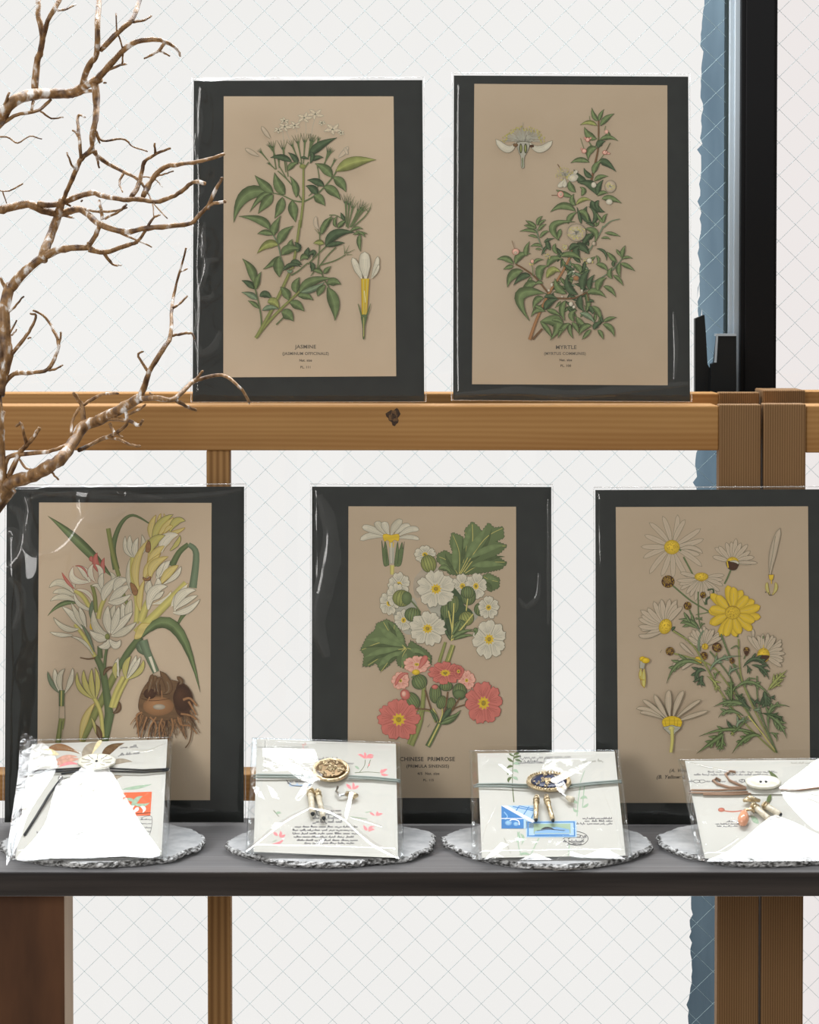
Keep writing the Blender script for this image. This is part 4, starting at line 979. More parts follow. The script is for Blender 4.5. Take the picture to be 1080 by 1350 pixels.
def wr_left(s, t): return max(0, 1 - s * 5.5) + .5 * max(0, 1 - (1 - t) * 10) + .06
def wr_tl(s, t): return 1.5 * max(0, 1 - s * 2.6) * (.3 + t) + .8 * max(0, 1 - (1 - t) * 5) + .12
def wr_low(s, t): return .5 * max(0, 1 - t * 9) + .35 * max(0, 1 - s * 7) + .3 * max(0, 1 - (1 - s) * 6) + .06
def wr_side(s, t): return .6 * max(0, 1 - s * 6) + .45 * max(0, 1 - (1 - s) * 6) + .06
LEAN = radians(90 - 5.2)
YU = YR + .026
prints = {}
r, pl = matted_print('black-backed jasmine print on the top rail, nearest the bare branch', [(255.5, 106.5), (557, 105.5), (559.5, 529), (254, 529.5)], YU, radians(90 - 7),
    [(295, 127), (519, 127), (522.5, 496), (294.5, 497.5)], ['jasmine'], .64,
    [('JASMINE', 403, 457.3, 4.6, 1.05, 0, 'type2'), ('(JASMINUM OFFICINALE)', 403, 466.3, 3.6, 1.0, 0, 'type2'), ('Nat. size', 403, 475.2, 3.0, 1.0, 0, 'type'), ('PL. 111', 403, 484.2, 3.0, 1.0, 0, 'type')], 11, zrt, wr_left, creases=[[(0, 0, 3.176), (16, [(825, 420), (836, 500), (820, 600), (830, 700)]), (18, [(852, 790), (820, 840), (815, 940), (850, 985), (845, 1080)]), (10, [(858, 930), (850, 1000), (862, 1050)])],
     [(0, 320, 3.176), (14, [(835, 0), (862, 100), (830, 222), (882, 228), (892, 205)]), (14, [(852, 140), (868, 82), (915, 70)]), (18, [(815, 400), (842, 462), (892, 440), (925, 370)]), (10, [(815, 250), (825, 330), (812, 380)])]])
r, pl = matted_print('black-backed myrtle print on the top rail, nearest the black window frame', [(598.5, 99.5), (907.5, 101), (910, 529), (597.5, 527)], YU, radians(90 - 7),
    [(625.5, 110.5), (880, 112.5), (880.5, 508), (622.5, 506.5)], ['myrtle'], .64,
    [('MYRTLE', 746.5, 458, 4.8, 1.05, 0, 'type2'), ('(MYRTUS COMMUNIS)', 745, 466.3, 3.6, 1.0, 0, 'type2'), ('Nat. size', 746, 474.8, 3.0, 1.0, 0, 'type'), ('PL. 100', 746, 482.3, 3.0, 1.0, 0, 'type')], 12, zrt, wr_low, 'paper_dim', .84, creases=[[(590, 310, 3.27), (22, [(35, 690), (300, 672), (520, 690), (760, 668), (1040, 640)]), (12, [(975, 330), (985, 480), (978, 620)])]])
YL = YB - .026
r, pl3 = matted_print('tuberose print with a brown bulb, behind the leftmost packet, glare on its sleeve', [(9, 642.5), (322, 641.5), (321.5, 1084), (6, 1084)], YL, LEAN,
    [(51.5, 662.5), (279, 663), (277, 1055), (49, 1055)], ['tuberose'], .66, [], 13, ZS, wr_tl, creases=[[(0, 640, 3.27), (26, [(40, 90), (92, 130), (106, 220), (90, 300), (40, 352), (28, 335)]), (30, [(30, 212), (52, 205), (76, 250), (80, 300), (48, 350)]), (20, [(108, 50), (126, 110), (114, 200), (130, 270), (165, 305)]),
     (16, [(90, 22), (300, 42), (600, 58), (900, 40), (1040, 18)]), (34, [(165, 302), (240, 292), (310, 240), (370, 150), (480, 125), (580, 82)]), (30, [(345, 60), (365, 140), (440, 152), (540, 105)]), (12, [(110, 70), (200, 40), (500, 32), (700, 56)]), (22, [(36, 400), (80, 440), (90, 520), (60, 620)])]])
# bulb and roots of the tuberose
random.seed(77)
bulb = Art(pl3, .66, .0019 + 1.6e-3); bulb.view(55, 825, 4.909)
for k in range(95):
    a = random.uniform(.05, 1.0) * pi; x = 800 + cos(a) * 165 * random.uniform(.7, 1); y = 520 + sin(a) * 90
    L = random.uniform(60, 150); pts = [(x, y)]
    for q in range(4): x += random.uniform(-16, 16) + cos(a) * 12; y += L / 4; pts.append((x, y))
    bulb.stroke(random.choice('nTNn'), 7, 4, pts)
draw(bulb, '''
f nN 715 340 650 420 625 520 650 570 720 610 810 612 900 590 965 540 978 460 940 390 880 360 800 345
f N 880 370 940 395 976 460 965 540 900 588 860 520
e T 755 520 100 62; e D 760 525 40 18; e N 910 470 60 85; e N 700 440 40 34
q nN 690 430 705 370 718 312 34; q nN 730 430 735 370 735 320 30; q nN 790 440 830 400 765 292 50; q nN 890 380 905 360 875 328 30; q nN 760 440 740 380 770 330 30
i N 4 3 650 440 700 450 770 446 830 440; i N 4 3 645 470 700 485 780 480 830 470; s N 10 6 745 450 738 380; s N 10 6 768 450 765 380; s T 10 6 700 460 680 500; s T 10 6 780 470 775 420
s T 18 12 915 480 960 470 1005 520; s T 16 10 950 490 980 540 1000 578; s T 14 10 900 570 960 580 1002 608; s T 14 9 650 560 615 580 620 650 630 730; s T 12 8 700 590 740 640 730 720; s T 12 8 780 600 760 660 765 740; s T 12 8 840 600 850 660 820 740
s T 12 8 880 590 900 640 960 650 1005 700; s T 12 8 680 590 660 650 640 730; s T 11 7 740 590 700 660 690 740; s n 11 7 930 580 970 640 960 740 930 790''')
bulb.build('bulb_drawing', M['ink'], [c for c in r.children if c.name.startswith('botanical')][0])
r, pl = matted_print('primrose print with white and salmon pink flowers, in the middle of the lower row', [(411.5, 641.5), (727, 642), (728, 1086), (411, 1086)], YL, LEAN,
    [(459.5, 667.5), (680.5, 668), (681.5, 1052), (458.5, 1052)], ['primrose'], .64,
    [('CHINESE  PRIMROSE', 563.5, 1001, 5.2, 1.0, 0, 'type'), ('(PRIMULA SINENSIS)', 564, 1010.3, 3.9, 1.05, 0, 'type'), ('4/5  Nat. size', 565, 1020, 3.4, 1.0, 0, 'type'), ('PL. 115', 565, 1028.6, 3.0, 1.0, 0, 'type')], 14, ZS, wr_side, 'paper_dim', creases=[[(405, 640, 3.27), (44, [(50, 40), (95, 160), (100, 300), (70, 450), (45, 600), (85, 740)]), (12, [(1000, 380), (992, 480), (945, 522), (912, 485)]), (12, [(1040, 60), (1045, 300), (1040, 600)])]])
r, pl = matted_print('daisy print with one large yellow flower, cut off by the right edge', [(785, 646), (1112, 645), (1113, 1087), (786, 1087)], YL, LEAN,
    [(812, 668.5), (1065.5, 667.5), (1068.5, 1058.5), (815.5, 1058.5)], ['daisy', 'yellow', 'daisy2'], .64,
    [('(A. White:', 897, 1016, 4.4, 1.0, .3, 'type2'), ('(B. Yellow: c', 884, 1024.5, 4.6, 1.0, .3, 'type')], 15, ZS, wr_side, 'paper_dim')
# ------------------------------------------------------------------ slate coasters on the plank
def coaster(px, seed, label, ang=0.0, pts=()):
    zt = ZS + .006; c = W(px, 1109, 1.7235); cy = 1.7225; rx = 140 / FPX * cy; ry = .0715
    random.seed(seed)
    root = empty('slate_coaster', (c.x, cy, ZS + .0003)); tag(root, label, 'coaster', 'slate coasters under the packets')
    n = 220
    def rad(th):
        r = 1 - .03 + .085 * noise.noise(Vector((cos(th) * 1.4, sin(th) * 1.4, seed))) + .045 * noise.noise(Vector((cos(th) * 5, sin(th) * 5, seed + 3))) + .012 * noise.noise(Vector((cos(th) * 22, sin(th) * 22, seed)))
        for a, k, w_ in pts:
            d = (th - a + pi) % (2 * pi) - pi; r += k * max(0, 1 - abs(d) / w_)
        return r
    mb = MB(); rings = [(.90, 0, 0), (.965, .0012, .5), (.99, .0026, 1), (.995, .0042, 1.2), (.985, .0056, 1.2), (.965, .0064, .8), (.93, .0066, 0), (.55, .0067, 0), (.2, .0067, 0)]
    vs = []
    for q, z, ch in rings:
        for j in range(n):
            th = 2 * pi * j / n; k = rad(th) * q + ch * .020 * noise.noise(Vector((cos(th) * 26, sin(th) * 26, z * 900 + seed))) 
            vs.append((cos(th) * rx * k, sin(th) * ry * k, z + ch * .0008 * noise.noise(Vector((cos(th) * 40, sin(th) * 40, z * 500)))))
    fs = []; ms = []
    for i in range(len(rings) - 1):
        f = [(i * n + j, i * n + (j + 1) % n, (i + 1) * n + (j + 1) % n, (i + 1) * n + j) for j in range(n)]
        mb_m = 1 if i < 5 else 0
        fs.append((f, mb_m))
    b = len(mb.v); mb.v += vs
    for f, m_ in fs:
        for q in f: mb.f.append(list(q)); mb.m.append(m_); mb.sm.append(m_ == 0)
    mb.f.append(list(range(n))[::-1]); mb.m.append(1); mb.sm.append(False)
    mb.f.append([(len(rings) - 1) * n + j for j in range(n)]); mb.m.append(0); mb.sm.append(False)
    mb.build('slate_disc', [M['slate'], M['slate_edge']], root)
coaster(138.5, 1, 'round slate coaster with silvered chipped rim, leftmost on the dark plank')
coaster(438.5, 2, 'rough edged slate coaster under the packet with the gold medallion', pts=((-.35, .05, .5), (3.3, .05, .4)))
coaster(723.5, 3, 'pointed slate coaster under the packet with blue stamps', pts=((-1.68, .07, .5), (2.95, .09, .35), (-.2, .04, .3)))
coaster(1004, 4, 'slate coaster under the rightmost packet, cut off by the right edge', pts=((2.9, .04, .4),))

# ------------------------------------------------------------------ stationery packets in clear bags
PL_LEAN = radians(27)
def oval(pl, cx, cy, rx, ry):
    c = pl.p(cx, cy, .006); e = pl.p(cx + rx, cy, .006); f = pl.p(cx, cy - ry, .006)
    return c[0], c[1], e[0] - c[0], f[1] - c[1]
class PV:
    def __init__(s, pl, x, y, k): s.pl, s.x, s.y, s.k = pl, x, y, k
    def __call__(s, cx, cy, h): return Vector(s.pl.p(s.x + cx / s.k, s.y + cy / s.k, h))
PKN = 0
def packet(label, bag, card, view, flap_y, cords, cordmat, up, low, stamps, build_extra, patches, creases, seed, stampname='stamp'):
    cx = (bag[2][0] + bag[3][0]) / 2
    zt = ZS + .0088; yb = (card[2][1] + card[3][1]) / 2
    o = WZ(cx, yb, zt); pl = Plane(o, PL_LEAN)
    root = empty('stationery_packet', mat=pl.mat); tag(root, label, 'packet', 'stationery packets on slate coasters')
    V_ = PV(pl, *view)
    def L(q, t): return (q[0][0] + (q[1][0] - q[0][0]) * t, q[0][1] + (q[1][1] - q[0][1]) * t)
    def slab(name, q, h0, h1, mat, par, bevel=0):
        A = [pl.p(*c, h0) for c in q]; B = [pl.p(*c, h1) for c in q]; mb = MB()
        mb.add(A + B, [(0, 1, 2, 3), (7, 6, 5, 4), (0, 4, 5, 1), (1, 5, 6, 2), (2, 6, 7, 3), (3, 7, 4, 0)]); return mb.build(name, mat, par, bevel)
    env = slab('envelope', card, .0006, .0034, M['cream'], root)
    fl = flap_y
    tl = (fl - card[0][1]) / (card[3][1] - card[0][1]); tr = (fl - card[1][1]) / (card[2][1] - card[1][1])
    fq = [card[0], card[1], (card[1][0] + (card[2][0] - card[1][0]) * tr, card[1][1] + (card[2][1] - card[1][1]) * tr), (card[0][0] + (card[3][0] - card[0][0]) * tl, card[0][1] + (card[3][1] - card[0][1]) * tl)]
    flap = slab('flap', fq, .0035, .0046, M['cream'], env)
    random.seed(seed)
    a = Art(pl, .80, .00463); a.soft = True; a.view(*view); draw(a, up)
    if a.v: a.build('printed_flowers', M['ink'], flap)
    a = Art(pl, .80, .00343); a.soft = True; a.view(*view); cmds = [q.strip() for q in low.split(';')]
    draw(a, ';'.join(q for q in cmds if not q.startswith('y')))
    if a.v: a.build('printed_sprigs', M['ink'], env)
    a = Art(pl, .80, .00346); a.soft = True; a.view(*view); draw(a, ';'.join(q for q in cmds if q.startswith('y')))
    if a.v: a.build('handwriting', M['ink'], env)
    for sq, smat, sart in stamps:
        A = [V_(x, y, .0035) for x, y in sq]; B = [V_(x, y, .0036) for x, y in sq]; mb = MB()
        mb.add(A + B, [(0, 1, 2, 3), (7, 6, 5, 4), (0, 4, 5, 1), (1, 5, 6, 2), (2, 6, 7, 3), (3, 7, 4, 0)])
        st = mb.build('stamp', smat, env)
        a = Art(pl, .80, .00363); a.soft = True; a.view(*view); draw(a, sart)
        if a.v: a.build('stamp_picture', M['ink'], st)
    for pts in cords:
        mb = MB(); P = [V_(x, y, h) for x, y, h in pts]; mb.tube(P, .00075, 8); mb.build('elastic_cord', cordmat, root)
    build_extra(pl, V_, root)
    # clear bag: back sheet, front sheet draped over the contents, side gussets
    N_ = 60; mb = MB(); vs = []
    tlb, trb, brb, blb = bag
    for j in range(N_ + 1):
        for i in range(N_ + 1):
            s_, t_ = i / N_, j / N_
            x = (blb[0] * (1 - s_) + brb[0] * s_) * (1 - t_) + (tlb[0] * (1 - s_) + trb[0] * s_) * t_
            y = (blb[1] * (1 - s_) + brb[1] * s_) * (1 - t_) + (tlb[1] * (1 - s_) + trb[1] * s_) * t_
            ed = min(s_, 1 - s_, t_, 1 - t_); base = min(1, ed / .06) ** .6
            bump_ = max(0, 1 - sqrt(((s_ - .5) / .5) ** 2 + ((t_ - .68) / .66) ** 2))
            nz = noise.noise(Vector((s_ * 5, t_ * 5, seed))) * .0002 + noise.noise(Vector((s_ * 16, t_ * 12, seed + 1))) * .00014
            h = .0004 + base * (.0062 + .0013 * bump_ + .0005 * (1 - t_) + nz)
            vs.append(pl.p(x, y, h))
    st = N_ + 1
    mb.add(vs, [(j * st + i, j * st + i + 1, (j + 1) * st + i + 1, (j + 1) * st + i) for j in range(N_) for i in range(N_)], 0, True)
    bq = [pl.p(*c, .0002) for c in bag]; mb.add(bq, [(0, 1, 2, 3)])
    bagob = mb.build('plastic_bag', M['bag'], root)
    # folds of the film that catch the light
    if patches:
        for pts, tv, tu, h0 in patches:
            mb = MB()
            S = smooth(pts, 3, True) if len(pts) > 5 else pts
            P = [V_(x, y, h0 + .003) for x, y in S]; mu = sum(p.x for p in P) / len(P); mv = min(p.y for p in P)
            tri = tessellate_polygon([[Vector((p.x, p.y, 0)) for p in P]])
            ed = [(i, (i + 1) % len(P)) for i in range(len(P))]
            res = delaunay_2d_cdt([Vector((p.x, p.y)) for p in P] + [Vector((mu + random.uniform(-.05, .05), mv + random.uniform(0, .12))) for _ in range(160)], ed, [], 1, 1e-6)
            vv = []
            for q in res[0]:
                h = h0 + math.tan(tv) * (q.y - mv) + math.tan(tu) * (q.x - mu) + .00012 * noise.noise(Vector((q.x * 90, q.y * 90, seed)))
                vv.append((q.x, q.y, h))
            mb.add(vv, [tuple(f) for f in res[2]], 0, True)
            mb.build('film_fold', M['fold'], bagob)
    if creases:
        for pts, wd in creases:
            mb = MB()
            S = smooth([(x, y) for x, y in pts], 5); P = [V_(x, y, .0132) for x, y in S]; k = len(P); vv = []
            for i, p in enumerate(P):
                hw = 1.7 * wd / view[2] / 1650 * (.5 + .5 * sin(pi * (i + .5) / k))
                vv += [(p.x, p.y + hw * 1.3, p.z - .0005), (p.x, p.y, p.z), (p.x, p.y - hw * 1.3, p.z - hw * .12)]
            mb.add(vv, [(i * 3 + j, i * 3 + j + 1, (i + 1) * 3 + j + 1, (i + 1) * 3 + j) for i in range(k - 1) for j in range(2)], 0, True)
            mb.build('film_crease', M['crease_bag'], bagob)
    mb = MB()
    for (a_, b_, d_, c_, e_) in ((tlb, blb, 1, card[0], card[3]), (trb, brb, -1, card[1], card[2])):
        k = 26; vv = []
        for i in range(k + 1):
            t = i / k; x = a_[0] + (b_[0] - a_[0]) * t; y = a_[1] + (b_[1] - a_[1]) * t; xc = c_[0] + (e_[0] - c_[0]) * t
            wob = 1.0 * noise.noise(Vector((i * .45, seed, d_)))
            vv += [pl.p(x - .3 * d_, y, .0007), pl.p(x + 1.3 * d_, y, .0042 + .0006 * wob), pl.p(x + (3.0 + wob) * d_, y, .003), pl.p(max(min(xc, x + 9), x - 9), y, .0066 + .0005 * wob)]
        mb.add(vv, [(i * 4 + j, i * 4 + j + 1, (i + 1) * 4 + j + 1, (i + 1) * 4 + j) for i in range(k) for j in range(3)], 0, False)
    for (a_, b_) in ((tlb, trb), (blb, brb)):
        P = [pl.p(a_[0] + (b_[0] - a_[0]) * i / 14, a_[1] + (b_[1] - a_[1]) * i / 14, .0008) for i in range(15)]; mb.tube(P, .0005, 5)
    mb.build('bag_seam', M['seam'], bagob)
    return root, pl
M['crease_bag'] = clear_film('bag_crease', .14, .08)
M['fold'] = clear_film('bag_fold', .05, .14, bump=.28, scale=(38, 30, 38))

def medallion(V_, root, cx, cy, rx, ry, h, rim, face, seed, beads=0, name='brooch', thick=.0035):
    c = V_(cx, cy, h); ax = (V_(cx + rx, cy, h) - c).length; by = (V_(cx, cy - ry, h) - c).length
    mb = MB(); mb.lathe([(.75, 0), (.97, .0006), (1.0, thick * .4), (.98, thick * .8), (.90, thick), (.84, thick * .8), (.82, thick * .72), (.4, thick * .8), (.1, thick * .85)], 48, tuple(c), ax, by)
    for f in range(len(mb.f)): pass
    br = mb.build(name, rim, root)
    random.seed(seed); mb = MB()
    # raised scroll relief
    for k in range(46):
        a = random.uniform(0, 2 * pi); r = random.uniform(.05, .70); x0, y0 = c.x + cos(a) * r * ax, c.y + sin(a) * r * by
        R_ = random.uniform(.0007, .0020); a0 = random.uniform(0, 6.28); P = []
        for q in range(9): P.append((x0 + cos(a0 + q * .62) * R_ * (1 - q * .07), y0 + sin(a0 + q * .62) * R_ * (1 - q * .07), h + thick * .92 + .0005))
        mb.tube(P, [.00040 - .00002 * q for q in range(9)], 6)
    mb.build('relief', M['gold'] if face is None else rim, br)
    if face is not None:
        mb = MB(); mb.lathe([(.80, thick * .80), (.6, thick * .86), (.2, thick * .9)], 40, (c.x, c.y, c.z), ax, by); mb.build('enamel_face', face, br)
    if beads:
        mb = MB()
        for k in range(beads):
            a = 2 * pi * k / beads; R_ = .00085
            mb.lathe([(R_ * .4, -R_ * .9), (R_ * .9, -R_ * .4), (R_, 0), (R_ * .9, R_ * .4), (R_ * .4, R_ * .9)], 8, (c.x + cos(a) * ax * .93, c.y + sin(a) * by * .93, h + thick + .0002))
        mb.build('beaded_rim', M['gold'], br)
    return br
def tube_bead(V_, root, x0, y0, x1, y1, h, r, bodymat, ringmat=None, name='tube_bead'):
    """a little rod hanging from a ring: collar rings at the top, dark tip"""
    A, B = V_(x0, y0, h), V_(x1, y1, h); d = B - A; mb = MB()
    mb.tube([A + d * .16, A + d * .2, A + d * .9, A + d], [r * .85, r, r * .95, r * .8], 14)
    o = mb.build(name, bodymat, root); mb = MB()
    for t, q in ((0.0, .9), (.07, 1.35), (.14, 1.0), (.2, 1.35)):
        mb.tube([A + d * (t - .02), A + d * (t + .02)], r * q, 14)
    mb.build('collar', ringmat or M['gold'], o); mb = MB()
    mb.tube([B - d * .02, B + d * .06], [r * .8, r * .5], 12); mb.build('tip', M['cordblack'], o)
    return o
def ring(V_, root, cx, cy, r, h, mat, name='jump_ring', wr=.0004):
    c = V_(cx, cy, h); mb = MB(); mb.tube([(c.x + cos(a * pi / 9) * r, c.y + sin(a * pi / 9) * r, c.z) for a in range(19)], wr, 6, cap=False); return mb.build(name, mat, root)
def flower_button(V_, root, cx, cy, rx, ry, h, hole=True, scal=10):
    c = V_(cx, cy, h); ax = (V_(cx + rx, cy, h) - c).length; by = (V_(cx, cy - ry, h) - c).length
    wob = (lambda th: 1 + .05 * abs(sin(th * scal / 2))) if scal else None
    mb = MB(); mb.lathe([(.7, 0), (.95, .0004), (1, .0016), (.97, .0027), (.86, .0031), (.62, .0024), (.3, .0021), (.08, .0022)], 60, tuple(c), ax, by, wob=wob)
    b = mb.build('button', M['pearl'], root)
    mb = MB(); z = h + .00235
    for dx in (-.10, .10) if not hole else (0,):
        mb.lathe([(.0011, -.0003), (.0011, .0002)], 14, (c.x + dx * ax * 1.5, c.y, z)); 
    mb.build('button_hole', M['cordblack'], b)
    if scal:
        mb = MB()
        for k in range(scal):
            a = 2 * pi * (k + .5) / scal; mb.tube([(c.x + cos(a) * ax * .35, c.y + sin(a) * by * .35, h + .0024), (c.x + cos(a) * ax * .85, c.y + sin(a) * by * .85, h + .0033)], .0003, 5)
        mb.build('petal_ridge', M['pearl'], b)
    return b

M['stampO'] = plain('orange_stamp', (.74, .15, .06), .6, .2)
M['stampB'] = plain('blue_stamp', (.16, .40, .68), .6, .2)
M['stampC'] = plain('pale_blue_stamp', (.42, .60, .76), .6, .2)
def V3(v, s=3.724): return v
# packet 1: flower button and black cord
def ex1(pl, V_, root):
    flower_button(V_, root, 475, 172, 92, 36, .0062, True, 10)
    mb = MB(); c = V_(298, 248, .0075); R_ = .0026
    mb.lathe([(R_ * .3, -R_), (R_ * .8, -R_ * .6), (R_, 0), (R_ * .8, R_ * .6), (R_ * .3, R_)], 16, tuple(c)); mb.build('bead', M['silver'], root)
    mb = MB(); mb.tube([V_(300, 225, .0066), V_(360, 215, .007), V_(430, 205, .0068)], .0009, 8); mb.tube([V_(330, 265, .0066), V_(385, 268, .007)], .0009, 8)
    mb.tube([V_(290, 262, .007), V_(240, 330, .006), V_(180, 430, .005), (V_(120, 525, .0045))], .0011, 8); mb.build('cord_end', M['cordblack'], root)
packet('clear bag packet with cream flower button and orange stamp, leftmost on the plank',
    [(31, 976), (228, 972), (221.5, 1131.5), (7, 1133)], [(42, 981), (221, 974.5), (213, 1127), (20, 1132.5)], (0, 960, 3.724), 1016,
    [[(100, 232, .003), (110, 222, .0052), (280, 212, .0056), (400, 205, .006)], [(540, 210, .006), (700, 216, .0056), (810, 208, .0054), (826, 206, .003)], [(540, 198, .0062), (700, 205, .0056), (812, 200, .0054), (828, 198, .003)],
     [(105, 226, .003), (120, 212, .0052), (280, 202, .0056), (400, 196, .006)]], M['cordblack'],
    'h D 410 160 440 100 500 70 60; h n 500 150 540 100 610 74 46; h D 530 180 590 160 650 165 30; h T 230 110 300 90 390 125 40; h H 220 100 260 120 290 130 30; h Q 280 180 320 160 400 150 36; h F 290 190 340 170 390 180 22; h Q 270 160 330 140 380 140 24; y K 590 100 685 2 14 2.5 -.1; y K 580 135 690 3 13 2.5 -.1; h H 500 60 480 80 450 130 24',
    'h D 545 250 570 240 600 236 24; h L 600 300 680 290 745 275 18; h H 150 560 160 610 240 632 46; y K 200 500 560 8 10 2.2; y K 180 515 600 9 10 2.2; y K 210 530 600 8 10 2.2; y K 170 548 400 5 9 2; i K 2 2 690 440 745 435 735 520 700 525; y K 690 450 745 3 8 2; y K 690 470 745 3 8 2; y K 692 490 742 3 8 2; y K 694 508 740 3 8 2; h L 300 590 400 570 480 580 14',
    [([(600, 316), (746, 312), (738, 428), (610, 432)], M['stampO'], 'h L 640 400 670 350 700 335 26; h L 650 370 700 380 735 365 18; h X 680 390 670 400 650 420 20; h X 690 385 710 395 700 415 20; h L 660 360 640 350 615 345 18; i N 3 3 668 420 740 415; h X 660 380 640 390 625 388 16')],
    ex1,
    [([(408, 214), (470, 196), (528, 204), (600, 318), (690, 465), (786, 614), (600, 618), (420, 626), (250, 628), (80, 634), (160, 545), (230, 450), (275, 300), (340, 262)], radians(4.4), 0, .0062),
     ([(112, 68), (175, 85), (240, 130), (272, 175), (284, 215), (262, 262), (180, 370), (130, 450), (100, 540), (45, 638), (28, 640), (60, 430), (90, 250), (98, 150)], radians(4.6), radians(2), .0036)],
    [([(120, 70), (300, 90), (420, 120)], 5), ([(540, 70), (700, 110), (820, 70)], 5), ([(380, 430), (395, 470), (450, 495)], 4)], 21)
# packet 2: gold medallion, ivory tubes
def ex2(pl, V_, root):
    medallion(V_, root, 527, 206, 90, 54, .0058, M['gold'], M['bronze'], 5)
    tube_bead(V_, root, 428, 290, 440, 405, .0072, .0025, M['ivory']); tube_bead(V_, root, 462, 298, 492, 425, .0075, .0023, M['ivory'])
    mb = MB(); mb.tube([V_(605, 312, .0068), V_(570, 322, .0066), V_(552, 300, .0066), V_(560, 278, .0066)], .0011, 8); mb.build('hook', M['silver'], root)
    mb = MB(); mb.tube([V_(600, 310, .007), V_(640, 322, .0072), V_(655, 318, .007)], [.0022, .0028, .0012], 12); mb.build('clasp', M['gold'], root)
    mb = MB(); c = V_(618, 318, .0085); mb.lathe([(.0006, -.0016), (.0016, -.001), (.002, 0), (.0016, .001), (.0006, .0016)], 12, tuple(c)); mb.build('bead', M['silver'], root)
packet('clear bag packet with a gold medallion and pink flower sprigs, second from left',
    [(332.5, 973), (528, 979), (533, 1130), (324, 1124.5)], [(338.6, 974.5), (522, 980.5), (525, 1131), (334.5, 1123)], (290, 960, 3.6), 1028,
    [[(160, 225, .003), (180, 220, .0052), (330, 222, .0058), (440, 228, .006)], [(610, 236, .006), (720, 240, .0056), (840, 252, .0054), (855, 256, .003)], [(612, 226, .0062), (720, 232, .0056), (840, 244, .0054), (855, 248, .003)],
     [(160, 237, .003), (180, 232, .0052), (330, 232, .0058), (440, 238, .006)]], M['cordgrey'],
    'i g 3 2 690 150 685 180 660 212; i g 3 2 715 150 700 190; i g 3 2 640 212 700 208 760 212; h F 690 145 670 128 655 125 16; h F 690 145 690 125 685 115 16; h F 695 145 710 128 730 130 18; h F 700 140 720 138 728 135 12; h F 765 215 780 200 795 195 18; h F 765 218 780 222 800 222 16; h F 765 212 765 205 770 195 12; y K 430 150 560 3 14 2; y K 560 170 640 2 14 2; h F 705 180 708 175 710 168 8; y M 390 80 410 1 12 2; i F 2 2 395 80 400 140; i K 1.5 1.5 215 60 215 190; i K 1.5 1.5 180 90 420 90; h L 660 195 650 185 640 180 10',
    'h F 625 290 610 275 600 265 20; h F 630 290 635 270 630 258 16; h F 635 290 650 278 660 275 18; h F 735 415 720 405 712 400 14; h F 740 412 748 402 745 395 14; h F 742 415 758 408 772 406 16; h F 700 485 690 475 682 460 20; h F 705 485 715 470 735 468 18; h F 705 490 720 480 735 482 14; h F 275 510 262 500 255 495 20; h F 280 510 290 500 285 488 18; h F 282 515 300 512 310 505 18; i L 4 3 690 400 720 395; i L 4 3 620 420 700 430; i g 3 2 255 390 280 420; h L 265 405 280 400 290 405 12; i L 4 3 270 530 250 540; i K 3 3 315 245 340 270 400 275 440 268; y K 320 258 430 3 18 3; y C 330 275 430 3 16 3; y K 435 395 585 4 16 3; y K 440 412 580 4 16 3; y K 440 430 585 4 16 3.2; y K 440 448 585 4 16 3; y K 355 470 660 8 9 2.4; y K 345 486 655 9 9 2.4; y K 345 502 665 8 9 2.4; y K 350 518 640 7 9 2.4; y K 365 534 660 7 9 2.4; y K 400 548 640 6 9 2.2; h F 300 530 280 545 250 548 14',
    [], ex2,
    [([(186, 50), (290, 60), (370, 115), (440, 165), (488, 215), (452, 250), (385, 236), (320, 190), (240, 110)], radians(4.6), radians(1.5), .0075), ([(150, 258), (185, 275), (215, 326), (165, 302)], radians(4.6), 0, .006),
     ([(225, 262), (265, 285), (284, 326), (245, 316)], radians(4.6), 0, .006), ([(402, 252), (440, 262), (375, 332), (355, 322)], radians(4.4), 0, .010), ([(615, 300), (634, 302), (625, 350), (600, 425), (590, 400)], radians(4.5), 0, .010), ([(165, 70), (180, 80), (165, 200), (150, 205)], radians(4.6), 0, .004)],
    [([(125, 580), (300, 440), (432, 370)], 9), ([(432, 370), (520, 384), (595, 430)], 12), ([(595, 430), (720, 540), (850, 612)], 10), ([(620, 420), (700, 440), (770, 465)], 5), ([(250, 60), (500, 70), (830, 72)], 3)], 22)
